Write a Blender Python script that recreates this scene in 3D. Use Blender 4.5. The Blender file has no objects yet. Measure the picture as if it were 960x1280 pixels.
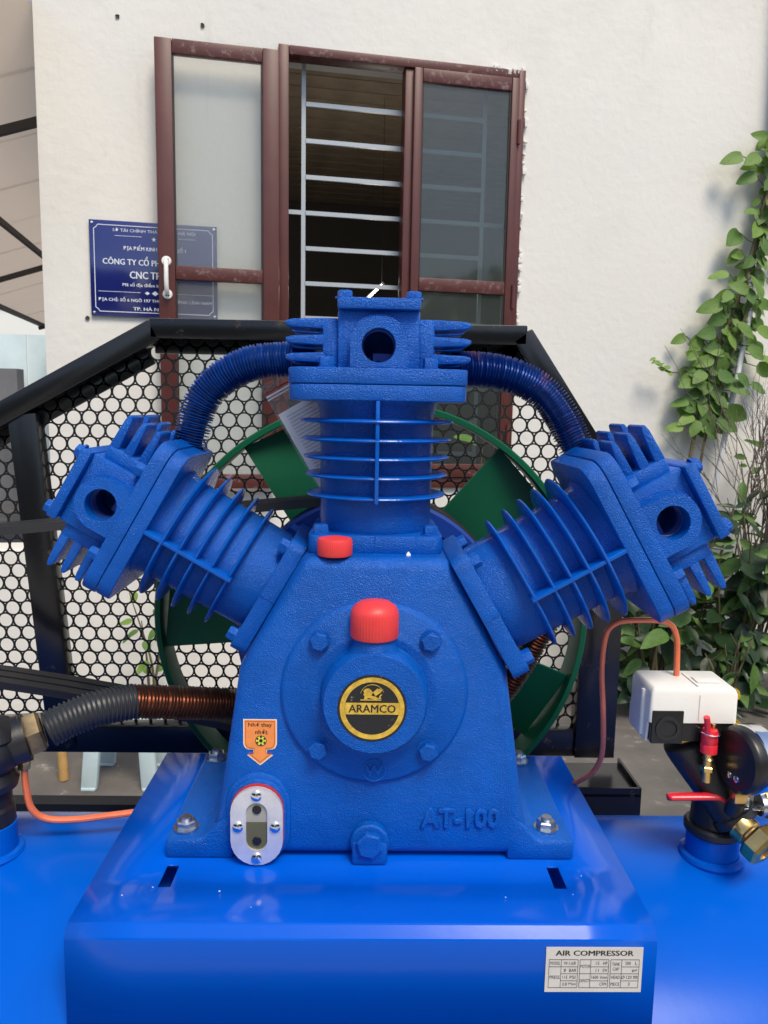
import bpy, bmesh, math, random
from mathutils import Vector, Matrix
random.seed(7)
R = math.radians
scene = bpy.context.scene
col = scene.collection

# ------------------------------------------------------------------ camera, sky, sun, exposure
yaw, pitch, roll = R(1.25), R(7.53), R(1.02)
fwd = Vector((math.sin(yaw)*math.cos(pitch), math.cos(yaw)*math.cos(pitch), -math.sin(pitch)))
rgt = Vector((math.cos(yaw), -math.sin(yaw), 0)); upv = rgt.cross(fwd)
r2 = rgt*math.cos(roll) + upv*math.sin(roll); u2 = upv*math.cos(roll) - rgt*math.sin(roll)
CAM = Vector((-.0096, -.9174, .505))
cd = bpy.data.cameras.new('camera'); cam = bpy.data.objects.new('camera', cd); col.objects.link(cam)
mw = Matrix((r2, u2, -fwd)).transposed().to_4x4(); mw.translation = CAM; cam.matrix_world = mw
cd.sensor_fit = 'HORIZONTAL'; cd.sensor_width = 36; cd.lens = 36; cd.clip_start = .02; cd.clip_end = 2000
cd.dof.use_dof = True; cd.dof.focus_distance = .88; cd.dof.aperture_fstop = 32
scene.camera = cam

SUN_AZ, SUN_EL = R(25), R(57)          # azimuth to the right of the axis behind the camera
sdir = Vector((math.sin(SUN_AZ)*math.cos(SUN_EL), -math.cos(SUN_AZ)*math.cos(SUN_EL), math.sin(SUN_EL)))
w = bpy.data.worlds.new('World'); scene.world = w; w.use_nodes = True
nt = w.node_tree; bg = nt.nodes['Background']
sky = nt.nodes.new('ShaderNodeTexSky'); sky.sky_type = 'NISHITA'; sky.sun_disc = False
sky.sun_elevation = SUN_EL; sky.sun_rotation = math.atan2(sdir.x, sdir.y)
sky.air_density = 1.0; sky.dust_density = 1.5; sky.ozone_density = .5; sky.altitude = 20
nt.links.new(sky.outputs[0], bg.inputs[0]); bg.inputs[1].default_value = .115
sd = bpy.data.lights.new('sun', 'SUN'); sd.energy = 2.1; sd.angle = R(22); sd.color = (1, .90, .73)
so = bpy.data.objects.new('sun', sd); col.objects.link(so)
so.rotation_euler = sdir.to_track_quat('Z', 'Y').to_euler(); so.location = (2, -4, 6)
vs = scene.view_settings; vs.view_transform = 'Standard'; vs.look = 'None'; vs.gamma = 1; vs.use_curve_mapping = False
vs.exposure = 0.66

# ------------------------------------------------------------------ materials
MATS = {}
def mat(name, c, rough=.5, metal=0., bump=0., bscale=200., var=0., vscale=8., coat=0., spec=.5, dirt=None, dirt_amt=0., dscale=6., emit=0., bdist=.002, alpha=None, bdetail=4.):
    m = bpy.data.materials.new(name); m.use_nodes = True
    n = m.node_tree; b = n.nodes['Principled BSDF']; L = n.links.new
    tc = n.nodes.new('ShaderNodeTexCoord')
    b.inputs['Roughness'].default_value = rough; b.inputs['Metallic'].default_value = metal
    b.inputs['Coat Weight'].default_value = coat; b.inputs['Coat Roughness'].default_value = .12
    b.inputs['Specular IOR Level'].default_value = spec
    c4 = (*c, 1); b.inputs['Base Color'].default_value = c4
    src = None
    def noise(sc, det=5., ro=.6):
        t = n.nodes.new('ShaderNodeTexNoise'); t.inputs['Scale'].default_value = sc
        t.inputs['Detail'].default_value = det; t.inputs['Roughness'].default_value = ro
        L(tc.outputs['Object'], t.inputs['Vector']); return t
    if var > 0:
        t = noise(vscale); r = n.nodes.new('ShaderNodeValToRGB')
        r.color_ramp.elements[0].position = .3; r.color_ramp.elements[1].position = .7
        r.color_ramp.elements[0].color = (*[x*(1-var) for x in c], 1)
        r.color_ramp.elements[1].color = (*[min(1, x*(1+var)) for x in c], 1)
        L(t.outputs['Fac'], r.inputs[0]); src = r.outputs[0]
    if dirt:
        t = noise(dscale, 8, .7); r = n.nodes.new('ShaderNodeValToRGB')
        r.color_ramp.elements[0].position = .62-.25*dirt_amt; r.color_ramp.elements[1].position = .74-.1*dirt_amt
        mx = n.nodes.new('ShaderNodeMix'); mx.data_type = 'RGBA'
        L(t.outputs['Fac'], r.inputs[0]); L(r.outputs[0], mx.inputs['Factor'])
        if src: L(src, mx.inputs[6])
        else: mx.inputs[6].default_value = c4
        mx.inputs[7].default_value = (*dirt, 1); src = mx.outputs[2]
        ml = n.nodes.new('ShaderNodeMath'); ml.operation = 'MULTIPLY_ADD'
        ml.inputs[1].default_value = (.8-rough if rough < .8 else 0)*(.35 if 'blue' in name else 1); ml.inputs[2].default_value = rough
        L(r.outputs[0], ml.inputs[0]); L(ml.outputs[0], b.inputs['Roughness'])
    if src: L(src, b.inputs['Base Color'])
    if bump > 0:
        t = noise(bscale, bdetail, .55); bp = n.nodes.new('ShaderNodeBump')
        bp.inputs['Strength'].default_value = bump; bp.inputs['Distance'].default_value = bdist
        L(t.outputs['Fac'], bp.inputs['Height']); L(bp.outputs[0], b.inputs['Normal'])
    if name in ('cast_blue', 'fin_blue'):
        t2 = noise(48, 3, .5); bp2 = n.nodes.new('ShaderNodeBump'); bp2.inputs['Strength'].default_value = .35; bp2.inputs['Distance'].default_value = .004
        L(t2.outputs['Fac'], bp2.inputs['Height']); L(bp2.outputs[0], bp.inputs['Normal'])
    if emit: b.inputs['Emission Color'].default_value = c4; b.inputs['Emission Strength'].default_value = emit
    MATS[name] = m; return m
def weathered(name):
    n = MATS[name].node_tree; L = n.links.new; b = n.nodes['Principled BSDF']; src = b.inputs['Base Color'].links[0].from_socket
    tc = n.nodes.new('ShaderNodeTexCoord'); mp = n.nodes.new('ShaderNodeMapping'); mp.inputs['Scale'].default_value = (9, 9, 1.1)
    L(tc.outputs['Object'], mp.inputs['Vector'])
    for vec, sc, lo, hi, c in ((mp.outputs[0], 1.0, .60, .80, (.55, .53, .50)), (tc.outputs['Object'], 22., .66, .74, (.58, .56, .52)), (tc.outputs['Object'], 1.3, .48, .75, (.60, .60, .60))):
        t = n.nodes.new('ShaderNodeTexNoise'); t.inputs['Scale'].default_value = sc; t.inputs['Detail'].default_value = 9; t.inputs['Roughness'].default_value = .68
        L(vec, t.inputs['Vector']); r = n.nodes.new('ShaderNodeMapRange'); r.inputs[1].default_value = lo; r.inputs[2].default_value = hi; r.inputs[4].default_value = .62
        L(t.outputs['Fac'], r.inputs[0]); mx = n.nodes.new('ShaderNodeMix'); mx.data_type = 'RGBA'
        L(r.outputs[0], mx.inputs['Factor']); L(src, mx.inputs[6]); mx.inputs[7].default_value = (*c, 1); src = mx.outputs[2]
    L(src, b.inputs['Base Color'])
BLUE = (.0001, .092, .46)
mat('cast_blue', BLUE, .19, bump=1., bscale=640, bdist=.0016, bdetail=2.5, var=.14, vscale=14, spec=.32, dirt=(.002, .085, .36), dirt_amt=.0, dscale=22)
mat('fin_blue', (.0001, .090, .45), .24, bump=.3, bscale=240, bdist=.001, var=.14, vscale=20, coat=.0, spec=.4)
mat('sheet_blue', (.0002, .092, .58), .17, bump=.07, bscale=16, bdist=.002, spec=.22, dirt=(.004, .085, .50), dirt_amt=.1, dscale=7)
mat('tank_blue', (.0002, .095, .55), .24, spec=.15, bump=.08, bscale=14, bdist=.003, coat=.0, var=.06, vscale=6)
mat('dull_blue', (.006, .045, .30), .4, bump=.2, bscale=150, bdist=.001)
mat('tube_blue', (.003, .045, .27), .33, var=.25, vscale=60)
mat('tube_patchy', (.003, .045, .27), .3, metal=.25, dirt=(.62, .20, .10), dirt_amt=.12, dscale=22)
mat('green_paint', (.004, .095, .045), .45, spec=.25, bump=.06, bscale=60, var=.12, vscale=10)
mat('black_paint', (.008, .008, .010), .22, bump=.06, bscale=60, dirt=(.10, .075, .05), dirt_amt=.02, dscale=13)
mat('black_mesh', (.006, .006, .007), .5)
mat('black_iron', (.014, .014, .016), .38, bump=.25, bscale=120, bdist=.001)
mat('black_rubber', (.016, .016, .017), .6, bump=.1, bscale=80)
mat('black_plastic', (.012, .012, .013), .35, bump=.1, bscale=400, bdist=.0005)
mat('dark_sleeve', (.028, .031, .037), .42)
mat('dark_copper_fin', (.13, .06, .045), .4, metal=.6)
mat('copper', (.78, .25, .12), .28, metal=1, var=.15, vscale=40)
mat('brown_copper', (.50, .17, .09), .34, metal=.9, var=.3, vscale=40)
mat('copper_tube', (.85, .20, .09), .32, metal=.2, var=.15, vscale=30, coat=.3)
mat('brass', (.72, .48, .18), .28, metal=1, var=.2, vscale=60)
mat('old_brass', (.30, .22, .12), .35, metal=.9, var=.3, vscale=60)
mat('chrome', (.85, .85, .86), .12, metal=1)
mat('zinc', (.62, .64, .66), .3, metal=1, var=.2, vscale=150)
mat('alloy', (.82, .82, .83), .38, metal=.6, bump=.1, bscale=300, var=.1, vscale=60)
mat('red_cap', (.74, .05, .05), .42, spec=.4, var=.06, vscale=60)
mat('red_grip', (.70, .02, .04), .35, coat=.3)
mat('red_gasket', (.45, .02, .02), .5)
mat('white_plastic', (.78, .765, .72), .38, var=.03, vscale=20)
mat('ink', (.015, .015, .018), .5)
mat('gold', (.80, .52, .08), .25, metal=.5, var=.3, vscale=160)
mat('sticker_black', (.012, .012, .016), .3, dirt=(.40, .34, .22), dirt_amt=.04, dscale=130)
mat('orange', (.85, .27, .07), .45, var=.08, vscale=80)
mat('orange_line', (.45, .10, .02), .5)
mat('cream', (.85, .72, .52), .5)
mat('yellow', (.8, .75, .08), .5)
mat('plate_silver', (.62, .60, .57), .42, metal=.15, var=.05, vscale=40)
mat('oil', (.12, .11, .03), .12, coat=.8)
mat('oil_top', (.33, .33, .30), .15, coat=.8)
mat('paint_fleck', (.8, .8, .8), .6)
mat('wall_paint', (.73, .71, .665), .85, bump=.38, bscale=26, bdist=.006, bdetail=8., var=.05, vscale=2.6, dirt=(.62, .60, .56), dirt_amt=.02, dscale=4.5)
mat('brown_frame', (.088, .021, .017), .40, bump=.05, bscale=60, var=.15, vscale=9)
mat('brown_film', (.088, .021, .017), .45, dirt=(.26, .19, .19), dirt_amt=.32, dscale=34)
mat('mortar', (.75, .73, .70), .9, bump=.6, bscale=80)
mat('grille', (.42, .46, .50), .4, metal=.1)
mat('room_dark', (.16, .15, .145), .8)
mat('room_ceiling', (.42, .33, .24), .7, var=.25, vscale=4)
mat('sign_blue', (.012, .018, .15), .12, coat=.8, var=.12, vscale=5)
mat('sign_white', (.72, .76, .85), .4)
mat('handle_white', (.82, .82, .80), .3, coat=.4)
mat('anchor', (.05, .045, .04), .9)
mat('canopy_sheet', (.55, .49, .43), .75, var=.10, vscale=1.5)
mat('canopy_steel', (.06, .055, .055), .6)
mat('grey_wall', (.16, .16, .17), .85, var=.2, vscale=2)
mat('sheet_pale_blue', (.66, .78, .80), .6, var=.1, vscale=2)
mat('far_white', (.80, .79, .74), .8)
mat('far_window', (.05, .06, .07), .2)
mat('bounce_concrete', (.45, .43, .40), .9, var=.15, vscale=2)  # kept pale so the added sheet in front throws light back
mat('concrete', (.11, .10, .092), .9, bump=.4, bscale=30, bdist=.004, var=.35, vscale=3, dirt=(.30, .28, .26), dirt_amt=.1, dscale=12)
mat('bamboo', (.42, .25, .09), .5, var=.25, vscale=12)
mat('stool_plastic', (.50, .62, .66), .45, var=.06, vscale=10)
mat('leaf_a', (.12, .22, .04), .6, var=.25, vscale=9)
mat('leaf_b', (.085, .175, .035), .6, var=.25, vscale=9)
mat('leaf_c', (.16, .27, .05), .6, var=.2, vscale=9)
mat('leaf_dark', (.017, .045, .016), .42, var=.3, vscale=8)  # low light at the wall foot is put into this leaf colour
mat('vine_stem', (.10, .085, .04), .8, var=.3, vscale=20)
mat('twig', (.16, .125, .10), .9, var=.2, vscale=10)
mat('petal', (.42, .27, .01), .7)
mat('pvc', (.42, .42, .43), .5)
mat('pole_white', (.70, .70, .72), .5)
mat('paper', (.90, .90, .94), .7)
mat('print', (.30, .30, .42), .7)
mat('lamp_tube', (1, .97, .9), .4, emit=4)
mat('wood', (.33, .20, .10), .7, var=.25, vscale=10)

weathered('wall_paint')
def glassy(name, tint, trans, gloss_rough=.05, film=(.6, .62, .6), filmw=.2, ior=1.25):
    m = bpy.data.materials.new(name); m.use_nodes = True; n = m.node_tree; L = n.links.new
    n.nodes.remove(n.nodes['Principled BSDF']); out = n.nodes['Material Output']
    t = n.nodes.new('ShaderNodeBsdfTransparent'); t.inputs[0].default_value = (*tint, 1)
    d = n.nodes.new('ShaderNodeBsdfDiffuse'); d.inputs[0].default_value = (*film, 1)
    g = n.nodes.new('ShaderNodeBsdfGlossy'); g.inputs['Roughness'].default_value = gloss_rough
    f = n.nodes.new('ShaderNodeFresnel'); f.inputs[0].default_value = ior
    a = n.nodes.new('ShaderNodeMixShader'); b = n.nodes.new('ShaderNodeMixShader')
    a.inputs[0].default_value = filmw
    tl = n.nodes.new('ShaderNodeBsdfTranslucent'); tl.inputs[0].default_value = (*film, 1); ad = n.nodes.new('ShaderNodeMixShader'); ad.inputs[0].default_value = .5
    L(d.outputs[0], ad.inputs[1]); L(tl.outputs[0], ad.inputs[2])
    L(t.outputs[0], a.inputs[1]); L(ad.outputs[0], a.inputs[2])
    L(f.outputs[0], b.inputs[0]); L(a.outputs[0], b.inputs[1]); L(g.outputs[0], b.inputs[2]); L(b.outputs[0], out.inputs[0])
    MATS[name] = m
glassy('dusty_glass', (.985, .995, .985), .8, film=(.96, .98, .97), filmw=.11, ior=1.18)
glassy('dark_glass', (.82, .86, .84), .8, film=(.45, .50, .49), filmw=.13, ior=1.5)
glassy('bag_film', (.95, .95, .95), .9, .15, film=(.8, .8, .82), filmw=.10)

# ------------------------------------------------------------------ mesh builder
class MB:
    def __init__(s): s.bm = bmesh.new()
    def _merge(s, b):
        me = bpy.data.meshes.new('tmp'); b.to_mesh(me); b.free(); s.bm.from_mesh(me); bpy.data.meshes.remove(me)
    def box(s, c, d, rot=None, bev=0, seg=2):
        b = bmesh.new(); bmesh.ops.create_cube(b, size=1)
        M = Matrix.Translation(Vector(c)) @ (rot.to_4x4() if rot else Matrix()) @ Matrix.Diagonal((*d, 1))
        bmesh.ops.transform(b, matrix=M, verts=b.verts)
        if bev: bmesh.ops.bevel(b, geom=b.edges[:], offset=bev, segments=seg, affect='EDGES', profile=.5)
        s._merge(b); return s
    def bar(s, p0, p1, wd, th, side=Vector((0, 1, 0)), bev=0):
        p0, p1 = Vector(p0), Vector(p1); z = (p1-p0).normalized(); y = (side - z*side.dot(z)).normalized(); x = y.cross(z)
        return s.box((p0+p1)/2, (wd, th, (p1-p0).length), Matrix((x, y, z)).transposed(), bev)
    def prism(s, pts, o, ux, uy, depth, bev=0, seg=2):
        """polygon in the plane (o,ux,uy); thickness goes along -normal (ux x uy)"""
        o, ux, uy = Vector(o), Vector(ux), Vector(uy); n = ux.cross(uy).normalized()
        b = bmesh.new()
        a = [b.verts.new(o+ux*x+uy*y) for x, y in pts]; c = [b.verts.new(o+ux*x+uy*y-n*depth) for x, y in pts]
        b.faces.new(a); b.faces.new(c[::-1]); k = len(pts)
        for i in range(k): b.faces.new((a[i], c[i], c[(i+1) % k], a[(i+1) % k]))
        bmesh.ops.recalc_face_normals(b, faces=b.faces[:])
        if bev:
            fs = [e for e in b.edges if len(e.link_faces) == 2 and e.calc_face_angle(0) > .6]
            bmesh.ops.bevel(b, geom=fs, offset=bev, segments=seg, affect='EDGES', profile=.5)
        s._merge(b); return s
    def lathe(s, prof, o=(0, 0, 0), ax=(0, 0, 1), seg=32, rmod=None):
        o, ax = Vector(o), Vector(ax).normalized(); u = ax.orthogonal().normalized(); v = ax.cross(u)
        b = s.bm; rows = []
        for r, z in prof:
            if r < 1e-6: rows.append([b.verts.new(o+ax*z)]); continue
            rows.append([b.verts.new(o+ax*z+(u*math.cos(t)+v*math.sin(t))*(r*(rmod(i) if rmod else 1))) for i, t in ((i, 2*math.pi*i/seg) for i in range(seg))])
        for A, B in zip(rows, rows[1:]):
            for i in range(seg):
                j = (i+1) % seg
                if len(A) == 1 and len(B) == 1: continue
                if len(A) == 1: b.faces.new((A[0], B[j], B[i]))
                elif len(B) == 1: b.faces.new((A[i], A[j], B[0]))
                else: b.faces.new((A[i], A[j], B[j], B[i]))
        return s
    def cyl(s, p0, p1, r0, r1=None, seg=24, ch=0):
        p0, p1 = Vector(p0), Vector(p1); h = (p1-p0).length; r1 = r0 if r1 is None else r1
        pr = [(0, 0), (r0-ch, 0), (r0, ch), (r1, h-ch), (r1-ch, h), (0, h)] if ch else [(0, 0), (r0, 0), (r1, h), (0, h)]
        return s.lathe(pr, p0, p1-p0, seg)
    def hexhead(s, c, ax, r, h):
        c, ax = Vector(c), Vector(ax).normalized()
        return s.lathe([(0, 0), (r, 0), (r, h*.8), (r*.85, h), (0, h)], c, ax, 6)
    def tube(s, pts, r, seg=10, rad=None, closed=False, cap=True):
        pts = [Vector(p) for p in pts]; n = len(pts); b = s.bm; rows = []; nrm = None
        for i, p in enumerate(pts):
            if closed: t = pts[(i+1) % n]-pts[i-1]
            else: t = pts[min(i+1, n-1)]-pts[max(i-1, 0)]
            t.normalize()
            nrm = t.orthogonal().normalized() if nrm is None else (nrm - t*nrm.dot(t)).normalized()
            bi = t.cross(nrm); rr = rad[i] if rad else r
            rows.append([b.verts.new(p+(nrm*math.cos(a)+bi*math.sin(a))*rr) for a in (2*math.pi*k/seg for k in range(seg))])
        prs = list(zip(rows, rows[1:])) + ([(rows[-1], rows[0])] if closed else [])
        for A, B in prs:
            for k in range(seg): b.faces.new((A[k], A[(k+1) % seg], B[(k+1) % seg], B[k]))
        if cap and not closed: b.faces.new(rows[0][::-1]); b.faces.new(rows[-1])
        return s
    def discs(s, pts, step, r, th, seg=18, jit=0.):
        """thin fins threaded on a path"""
        P = resample(pts, step)
        for i, p in enumerate(P):
            t = (P[min(i+1, len(P)-1)]-P[max(i-1, 0)]).normalized()
            if jit: t = (t+Vector((random.uniform(-jit, jit), random.uniform(-jit, jit), random.uniform(-jit, jit)))).normalized()
            rr = r*(1+random.uniform(-jit, jit)*.3)
            s.lathe([(0, -th/2), (rr*.96, -th/2), (rr, 0), (rr*.96, th/2), (0, th/2)], p, t, seg)
        return s
    def mesh(s, name, ang=35):
        bmesh.ops.recalc_face_normals(s.bm, faces=s.bm.faces[:])
        me = bpy.data.meshes.new(name); s.bm.to_mesh(me); s.bm.free()
        if ang is not None:
            me.shade_smooth(); me.set_sharp_from_angle(angle=R(ang))
        return me
    def obj(s, name, m, parent=None, ang=35):
        return link(name, s.mesh(name, ang), m, parent)

def link(name, me, m, parent=None):
    o = bpy.data.objects.new(name, me); col.objects.link(o)
    if m is not None and not me.materials: me.materials.append(MATS[m])
    if parent is not None: par(o, parent)
    return o
def par(o, p):
    o.parent = p
    if p.type == 'EMPTY': o.matrix_parent_inverse = Matrix.Translation(p.location).inverted()
def rv3(a): return Vector((random.uniform(-a, a), random.uniform(-a, a), random.uniform(-a, a)))
def tag(o, label=None, cat=None, group=None, kind=None):
    for k, v in (('label', label), ('category', cat), ('group', group), ('kind', kind)):
        if v: o[k] = v
    return o
def thing(name, loc, label, cat, group=None):
    o = bpy.data.objects.new(name, None); col.objects.link(o); o.location = loc; o.empty_display_size = .1
    return tag(o, label, cat, group)
def resample(pts, step):
    pts = [Vector(p) for p in pts]; out = [pts[0].copy()]; acc = 0.
    for a, b in zip(pts, pts[1:]):
        L = (b-a).length; d = step-acc
        while d <= L: out.append(a+(b-a)*(d/L)); d += step
        acc = (acc+L) % step if L+acc >= step else acc+L
    return out
def spline(P, n=10):
    P = [Vector(p) for p in P]; Q = [P[0]*2-P[1]]+P+[P[-1]*2-P[-2]]; out = []
    for i in range(1, len(Q)-2):
        a, b, c, d = Q[i-1:i+3]
        for k in range(n):
            t = k/n
            out.append(.5*((2*b)+(c-a)*t+(2*a-5*b+4*c-d)*t*t+(3*b-a-3*c+d)*t**3))
    return out+[P[-1]]
def text(s, m, parent, name, o, ux, uy, wd=None, ht=None, bold=0., depth=0., align=.5, cond=None):
    """flat (or raised) lettering: o is the middle of its box (align .5) or its left end (align 0)"""
    c = bpy.data.curves.new(name, 'FONT'); c.body = s; c.size = 1; c.resolution_u = 2; c.offset = bold if depth else 0; c.extrude = depth*40 if depth else 0
    if depth: c.bevel_depth = depth*14; c.bevel_resolution = 1
    t = bpy.data.objects.new(name, c); col.objects.link(t); bpy.context.view_layer.update()
    me = bpy.data.meshes.new_from_object(t.evaluated_get(bpy.context.evaluated_depsgraph_get()))
    bpy.data.objects.remove(t); bpy.data.curves.remove(c)
    xs = [v.co.x for v in me.vertices]; ys = [v.co.y for v in me.vertices]
    x0, x1, y0, y1 = min(xs), max(xs), min(ys), max(ys)
    sy = ht/(y1-y0) if ht else wd/(x1-x0); sx = wd/(x1-x0) if wd else sy*(cond or 1)
    o, ux, uy = Vector(o), Vector(ux), Vector(uy); n = ux.cross(uy).normalized()
    for v in me.vertices:
        v.co = o+ux*((v.co.x-x0-(x1-x0)*align)*sx)+uy*((v.co.y-(y0+y1)/2)*sy)+n*(v.co.z/40)
    me.materials.clear()
    if bold and not depth:
        b = bmesh.new()
        for k in (-1, 0, 1):
            n0 = len(b.verts); b.from_mesh(me); b.verts.ensure_lookup_table()
            for v in b.verts[n0:]: v.co += ux*(k*bold*sx)+n*(k*4e-5)
        b.to_mesh(me); b.free()
    return link(name, me, m, parent)
def circle(r, n=32, cx=0, cy=0, a0=0, a1=360):
    full = a1-a0 >= 360
    k = n if full else n+1
    return [(cx+r*math.cos(R(a0+(a1-a0)*i/n)), cy+r*math.sin(R(a0+(a1-a0)*i/n))) for i in range(k)]
def stadium(wd, ht, n=10):
    r = wd/2; h = ht/2-r
    return circle(r, n, 0, h, 0, 180)+circle(r, n, 0, -h, 180, 360)
X, Y, Z = Vector((1, 0, 0)), Vector((0, 1, 0)), Vector((0, 0, 1))
def face(mb, pts, o, ux, uy):
    o, ux, uy = Vector(o), Vector(ux), Vector(uy)
    mb.bm.faces.new([mb.bm.verts.new(o+ux*x+uy*y) for x, y in pts]); return mb
def ring(mb, outer, inner, o, ux, uy, depth):
    """plate with a hole: two outlines with the same number of points"""
    o, ux, uy = Vector(o), Vector(ux), Vector(uy); n = ux.cross(uy).normalized(); b = mb.bm; k = len(outer)
    V = [[b.verts.new(o+ux*x+uy*y-n*d) for x, y in pts] for pts, d in ((outer, 0), (inner, 0), (outer, depth), (inner, depth))]
    for i in range(k):
        j = (i+1) % k
        b.faces.new((V[0][i], V[0][j], V[1][j], V[1][i])); b.faces.new((V[2][i], V[3][i], V[3][j], V[2][j]))
        b.faces.new((V[0][i], V[2][i], V[2][j], V[0][j])); b.faces.new((V[1][i], V[1][j], V[3][j], V[3][i]))
    return mb

GZ = -.82                                   # ground; z = 0 is the top of the compressor's base plate
A = R(10.15)                                # the house wall recedes to the right
WD = Vector((math.cos(A), math.sin(A), 0)); WN = Vector((math.sin(A), -math.cos(A), 0))
W0 = Vector((CAM.x, CAM.y+3.45, 0))
def wp(u, z, off=0.): return W0+WD*u+WN*off+Z*z
WROT = Matrix((WD, -WN, Z)).transposed()
def wbox(mb, u0, u1, z0, z1, f, b, bev=0):
    """box on the wall: u, z extents; front at offset f (towards us), back at offset b"""
    return mb.box(wp((u0+u1)/2, (z0+z1)/2, (f+b)/2), (u1-u0, f-b, z1-z0), WROT, bev)

# ------------------------------------------------------------------ setting
g = MB(); face(g, [(-300, -300), (300, -300), (300, 300), (-300, 300)], (0, 0, GZ), X, Y)
tag(g.obj('ground', 'concrete', None), kind='structure')

g = MB(); face(g, [(-40, -30), (40, -30), (40, -.55), (-40, -.55)], (0, 0, GZ+.005), X, Y)
tag(g.obj('bounce_sheet', 'bounce_concrete', None), kind='structure')  # unseen pale sheet, added to bounce light up onto the machine front
# house with the window
HU0, HU1, HT = -1.34, 4.2, 3.4
WU0, WU1, WZ0, WZ1 = -.40, .668, .16, 1.98
house = thing('building', wp(0, GZ), 'cream rendered house wall with a brown framed window', 'building')
m = MB()
us = [HU0, WU0, WU1, HU1]; zs = [GZ-.1, WZ0, WZ1, HT]
for i in range(3):
    for j in range(3):
        if i == 1 and j == 1: continue
        wbox(m, us[i], us[i+1], zs[j], zs[j+1], 0, -.2)
bmesh.ops.remove_doubles(m.bm, verts=m.bm.verts[:], dist=1e-4)
dup = {}
for f in m.bm.faces[:]:
    k = tuple(sorted(v.index for v in f.verts)); dup.setdefault(k, []).append(f)
m.bm.verts.index_update(); dup = {}
for f in m.bm.faces[:]: dup.setdefault(tuple(sorted(v.index for v in f.verts)), []).append(f)
bmesh.ops.delete(m.bm, geom=[f for l in dup.values() if len(l) > 1 for f in l], context='FACES_ONLY')
m.obj('wall', 'wall_paint', house, None)
m = MB(); wbox(m, HU0, HU0+.2, GZ-.1, HT, -.203, -6); m.obj('side_wall', 'wall_paint', house, None)
m = MB(); wbox(m, HU1-.2, HU1, GZ-.1, HT, -.203, -6); m.obj('side_wall', 'wall_paint', house, None)
m = MB(); wbox(m, HU0, HU1, HT+.003, HT+.15, 0, -6); m.obj('roof_slab', 'wall_paint', house, None)
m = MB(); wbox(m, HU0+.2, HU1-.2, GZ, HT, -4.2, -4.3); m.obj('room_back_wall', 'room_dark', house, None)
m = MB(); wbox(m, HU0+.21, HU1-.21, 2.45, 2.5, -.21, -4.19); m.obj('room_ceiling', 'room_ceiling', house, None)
cm = MB(); cm.box((0, 0, 0), (HU1-HU0-.5, .16, .02), WROT, .004); cme = cm.mesh('ceiling_board', None)
for k in range(22):
    o = link('ceiling_board', cme, 'room_ceiling', house); o.location = wp((HU0+HU1)/2, 2.43, -.4-k*.17)
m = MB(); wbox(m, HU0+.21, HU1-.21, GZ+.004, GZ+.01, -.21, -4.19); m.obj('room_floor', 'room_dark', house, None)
for u, z in ((-1.027, 2.021), (-.702, 2.023), (-1.175, .858)):
    m = MB(); p = wp(u, z, .003); m.lathe([(.009, 0), (.008, .003), (.005, .001), (0, .0)], p, WN, 9, lambda i: random.uniform(.75, 1.2)); m.obj('anchor_hole', 'anchor', house)
m = MB(); wbox(m, HU0-1.2, HU0-.003, GZ-.1, -.10, -.02, -.2, .01); m.obj('low_wall', 'wall_paint', house, None)
# window frame
wf = MB(); wbox(wf, WU0, WU0+.042, WZ0, WZ1, .022, -.06, .003); fr = wf.obj('window_frame', 'brown_frame', house)
for a in ((WU1-.030, WU1, WZ0, WZ1-.0, .022, -.06), (.135, .183, WZ0+.04, WZ1-.038, .010, -.058)):
    m = MB(); wbox(m, *a, .003); m.obj('jamb', 'brown_frame', fr)
m = MB(); wbox(m, WU0+.043, WU1-.031, WZ1-.036, WZ1, .020, -.058, .003); m.obj('head_rail', 'brown_film', fr)
m = MB(); wbox(m, WU0+.043, WU1-.031, WZ0, WZ0+.045, .020, -.058, .003); m.obj('sill_rail', 'brown_frame', fr)
m = MB()
for k in range(60):
    u = WU1+.004+random.uniform(-.004, .008); z = WZ1-.0+random.uniform(-.012, .008) if k < 18 else random.uniform(.6, WZ1)
    if k < 18: u = WU1-random.uniform(0, .14)
    m.box(wp(u, z, .012), (random.uniform(.006, .02), .016, random.uniform(.006, .03)), WROT, .003)
m.obj('mortar_crumbs', 'mortar', fr)['kind'] = 'stuff'
def sash(name, u0, u1, z0, z1, off, film, glass, label, stile=.052, handle=None, knocked=True):
    rz0, rz1 = (1.016, 1.070) if off > .05 else (1.028, 1.084)
    s_ = MB(); wbox(s_, u0, u0+stile, z0, z1, off+.018, off-.018, .004)
    s_ = s_.obj(name, 'brown_frame', house); s_['label'] = label
    m = MB(); wbox(m, u1-stile, u1, z0, z1, off+.018, off-.018, .004); m.obj('stile', 'brown_frame', s_)
    for nm, a, b in (('rail', z1-.054, z1), ('rail', rz0, rz1), ('rail', z0, z0+.06)):
        m = MB(); wbox(m, u0+stile+.001, u1-stile-.001, a, b, off+.016, off-.016, .003); m.obj(nm, film, s_)
    for a, b in ((z0+.061, rz0-.001), (rz1+.001, z1-.055)):
        m = MB(); wbox(m, u0+stile-.004, u1-stile+.004, a-.004, b+.004, off+.003, off-.003); m.obj('glass_pane', glass, s_, None)
    # inner bead
    for a, b in ((z0+.061, rz0-.001), (rz1+.001, z1-.055)):
        for uu in (u0+stile+.004, u1-stile-.004): m = MB(); wbox(m, uu-.003, uu+.003, a, b, off+.010, off+.004); m.obj('glazing_bead', 'black_rubber', s_)
    return s_
so_ = sash('open_window_sash', -.884, -.402, WZ0+.005, 1.926, .075, 'brown_film', 'dusty_glass', 'brown open casement sash folded back against the wall, over the blue sign', .066)
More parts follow.
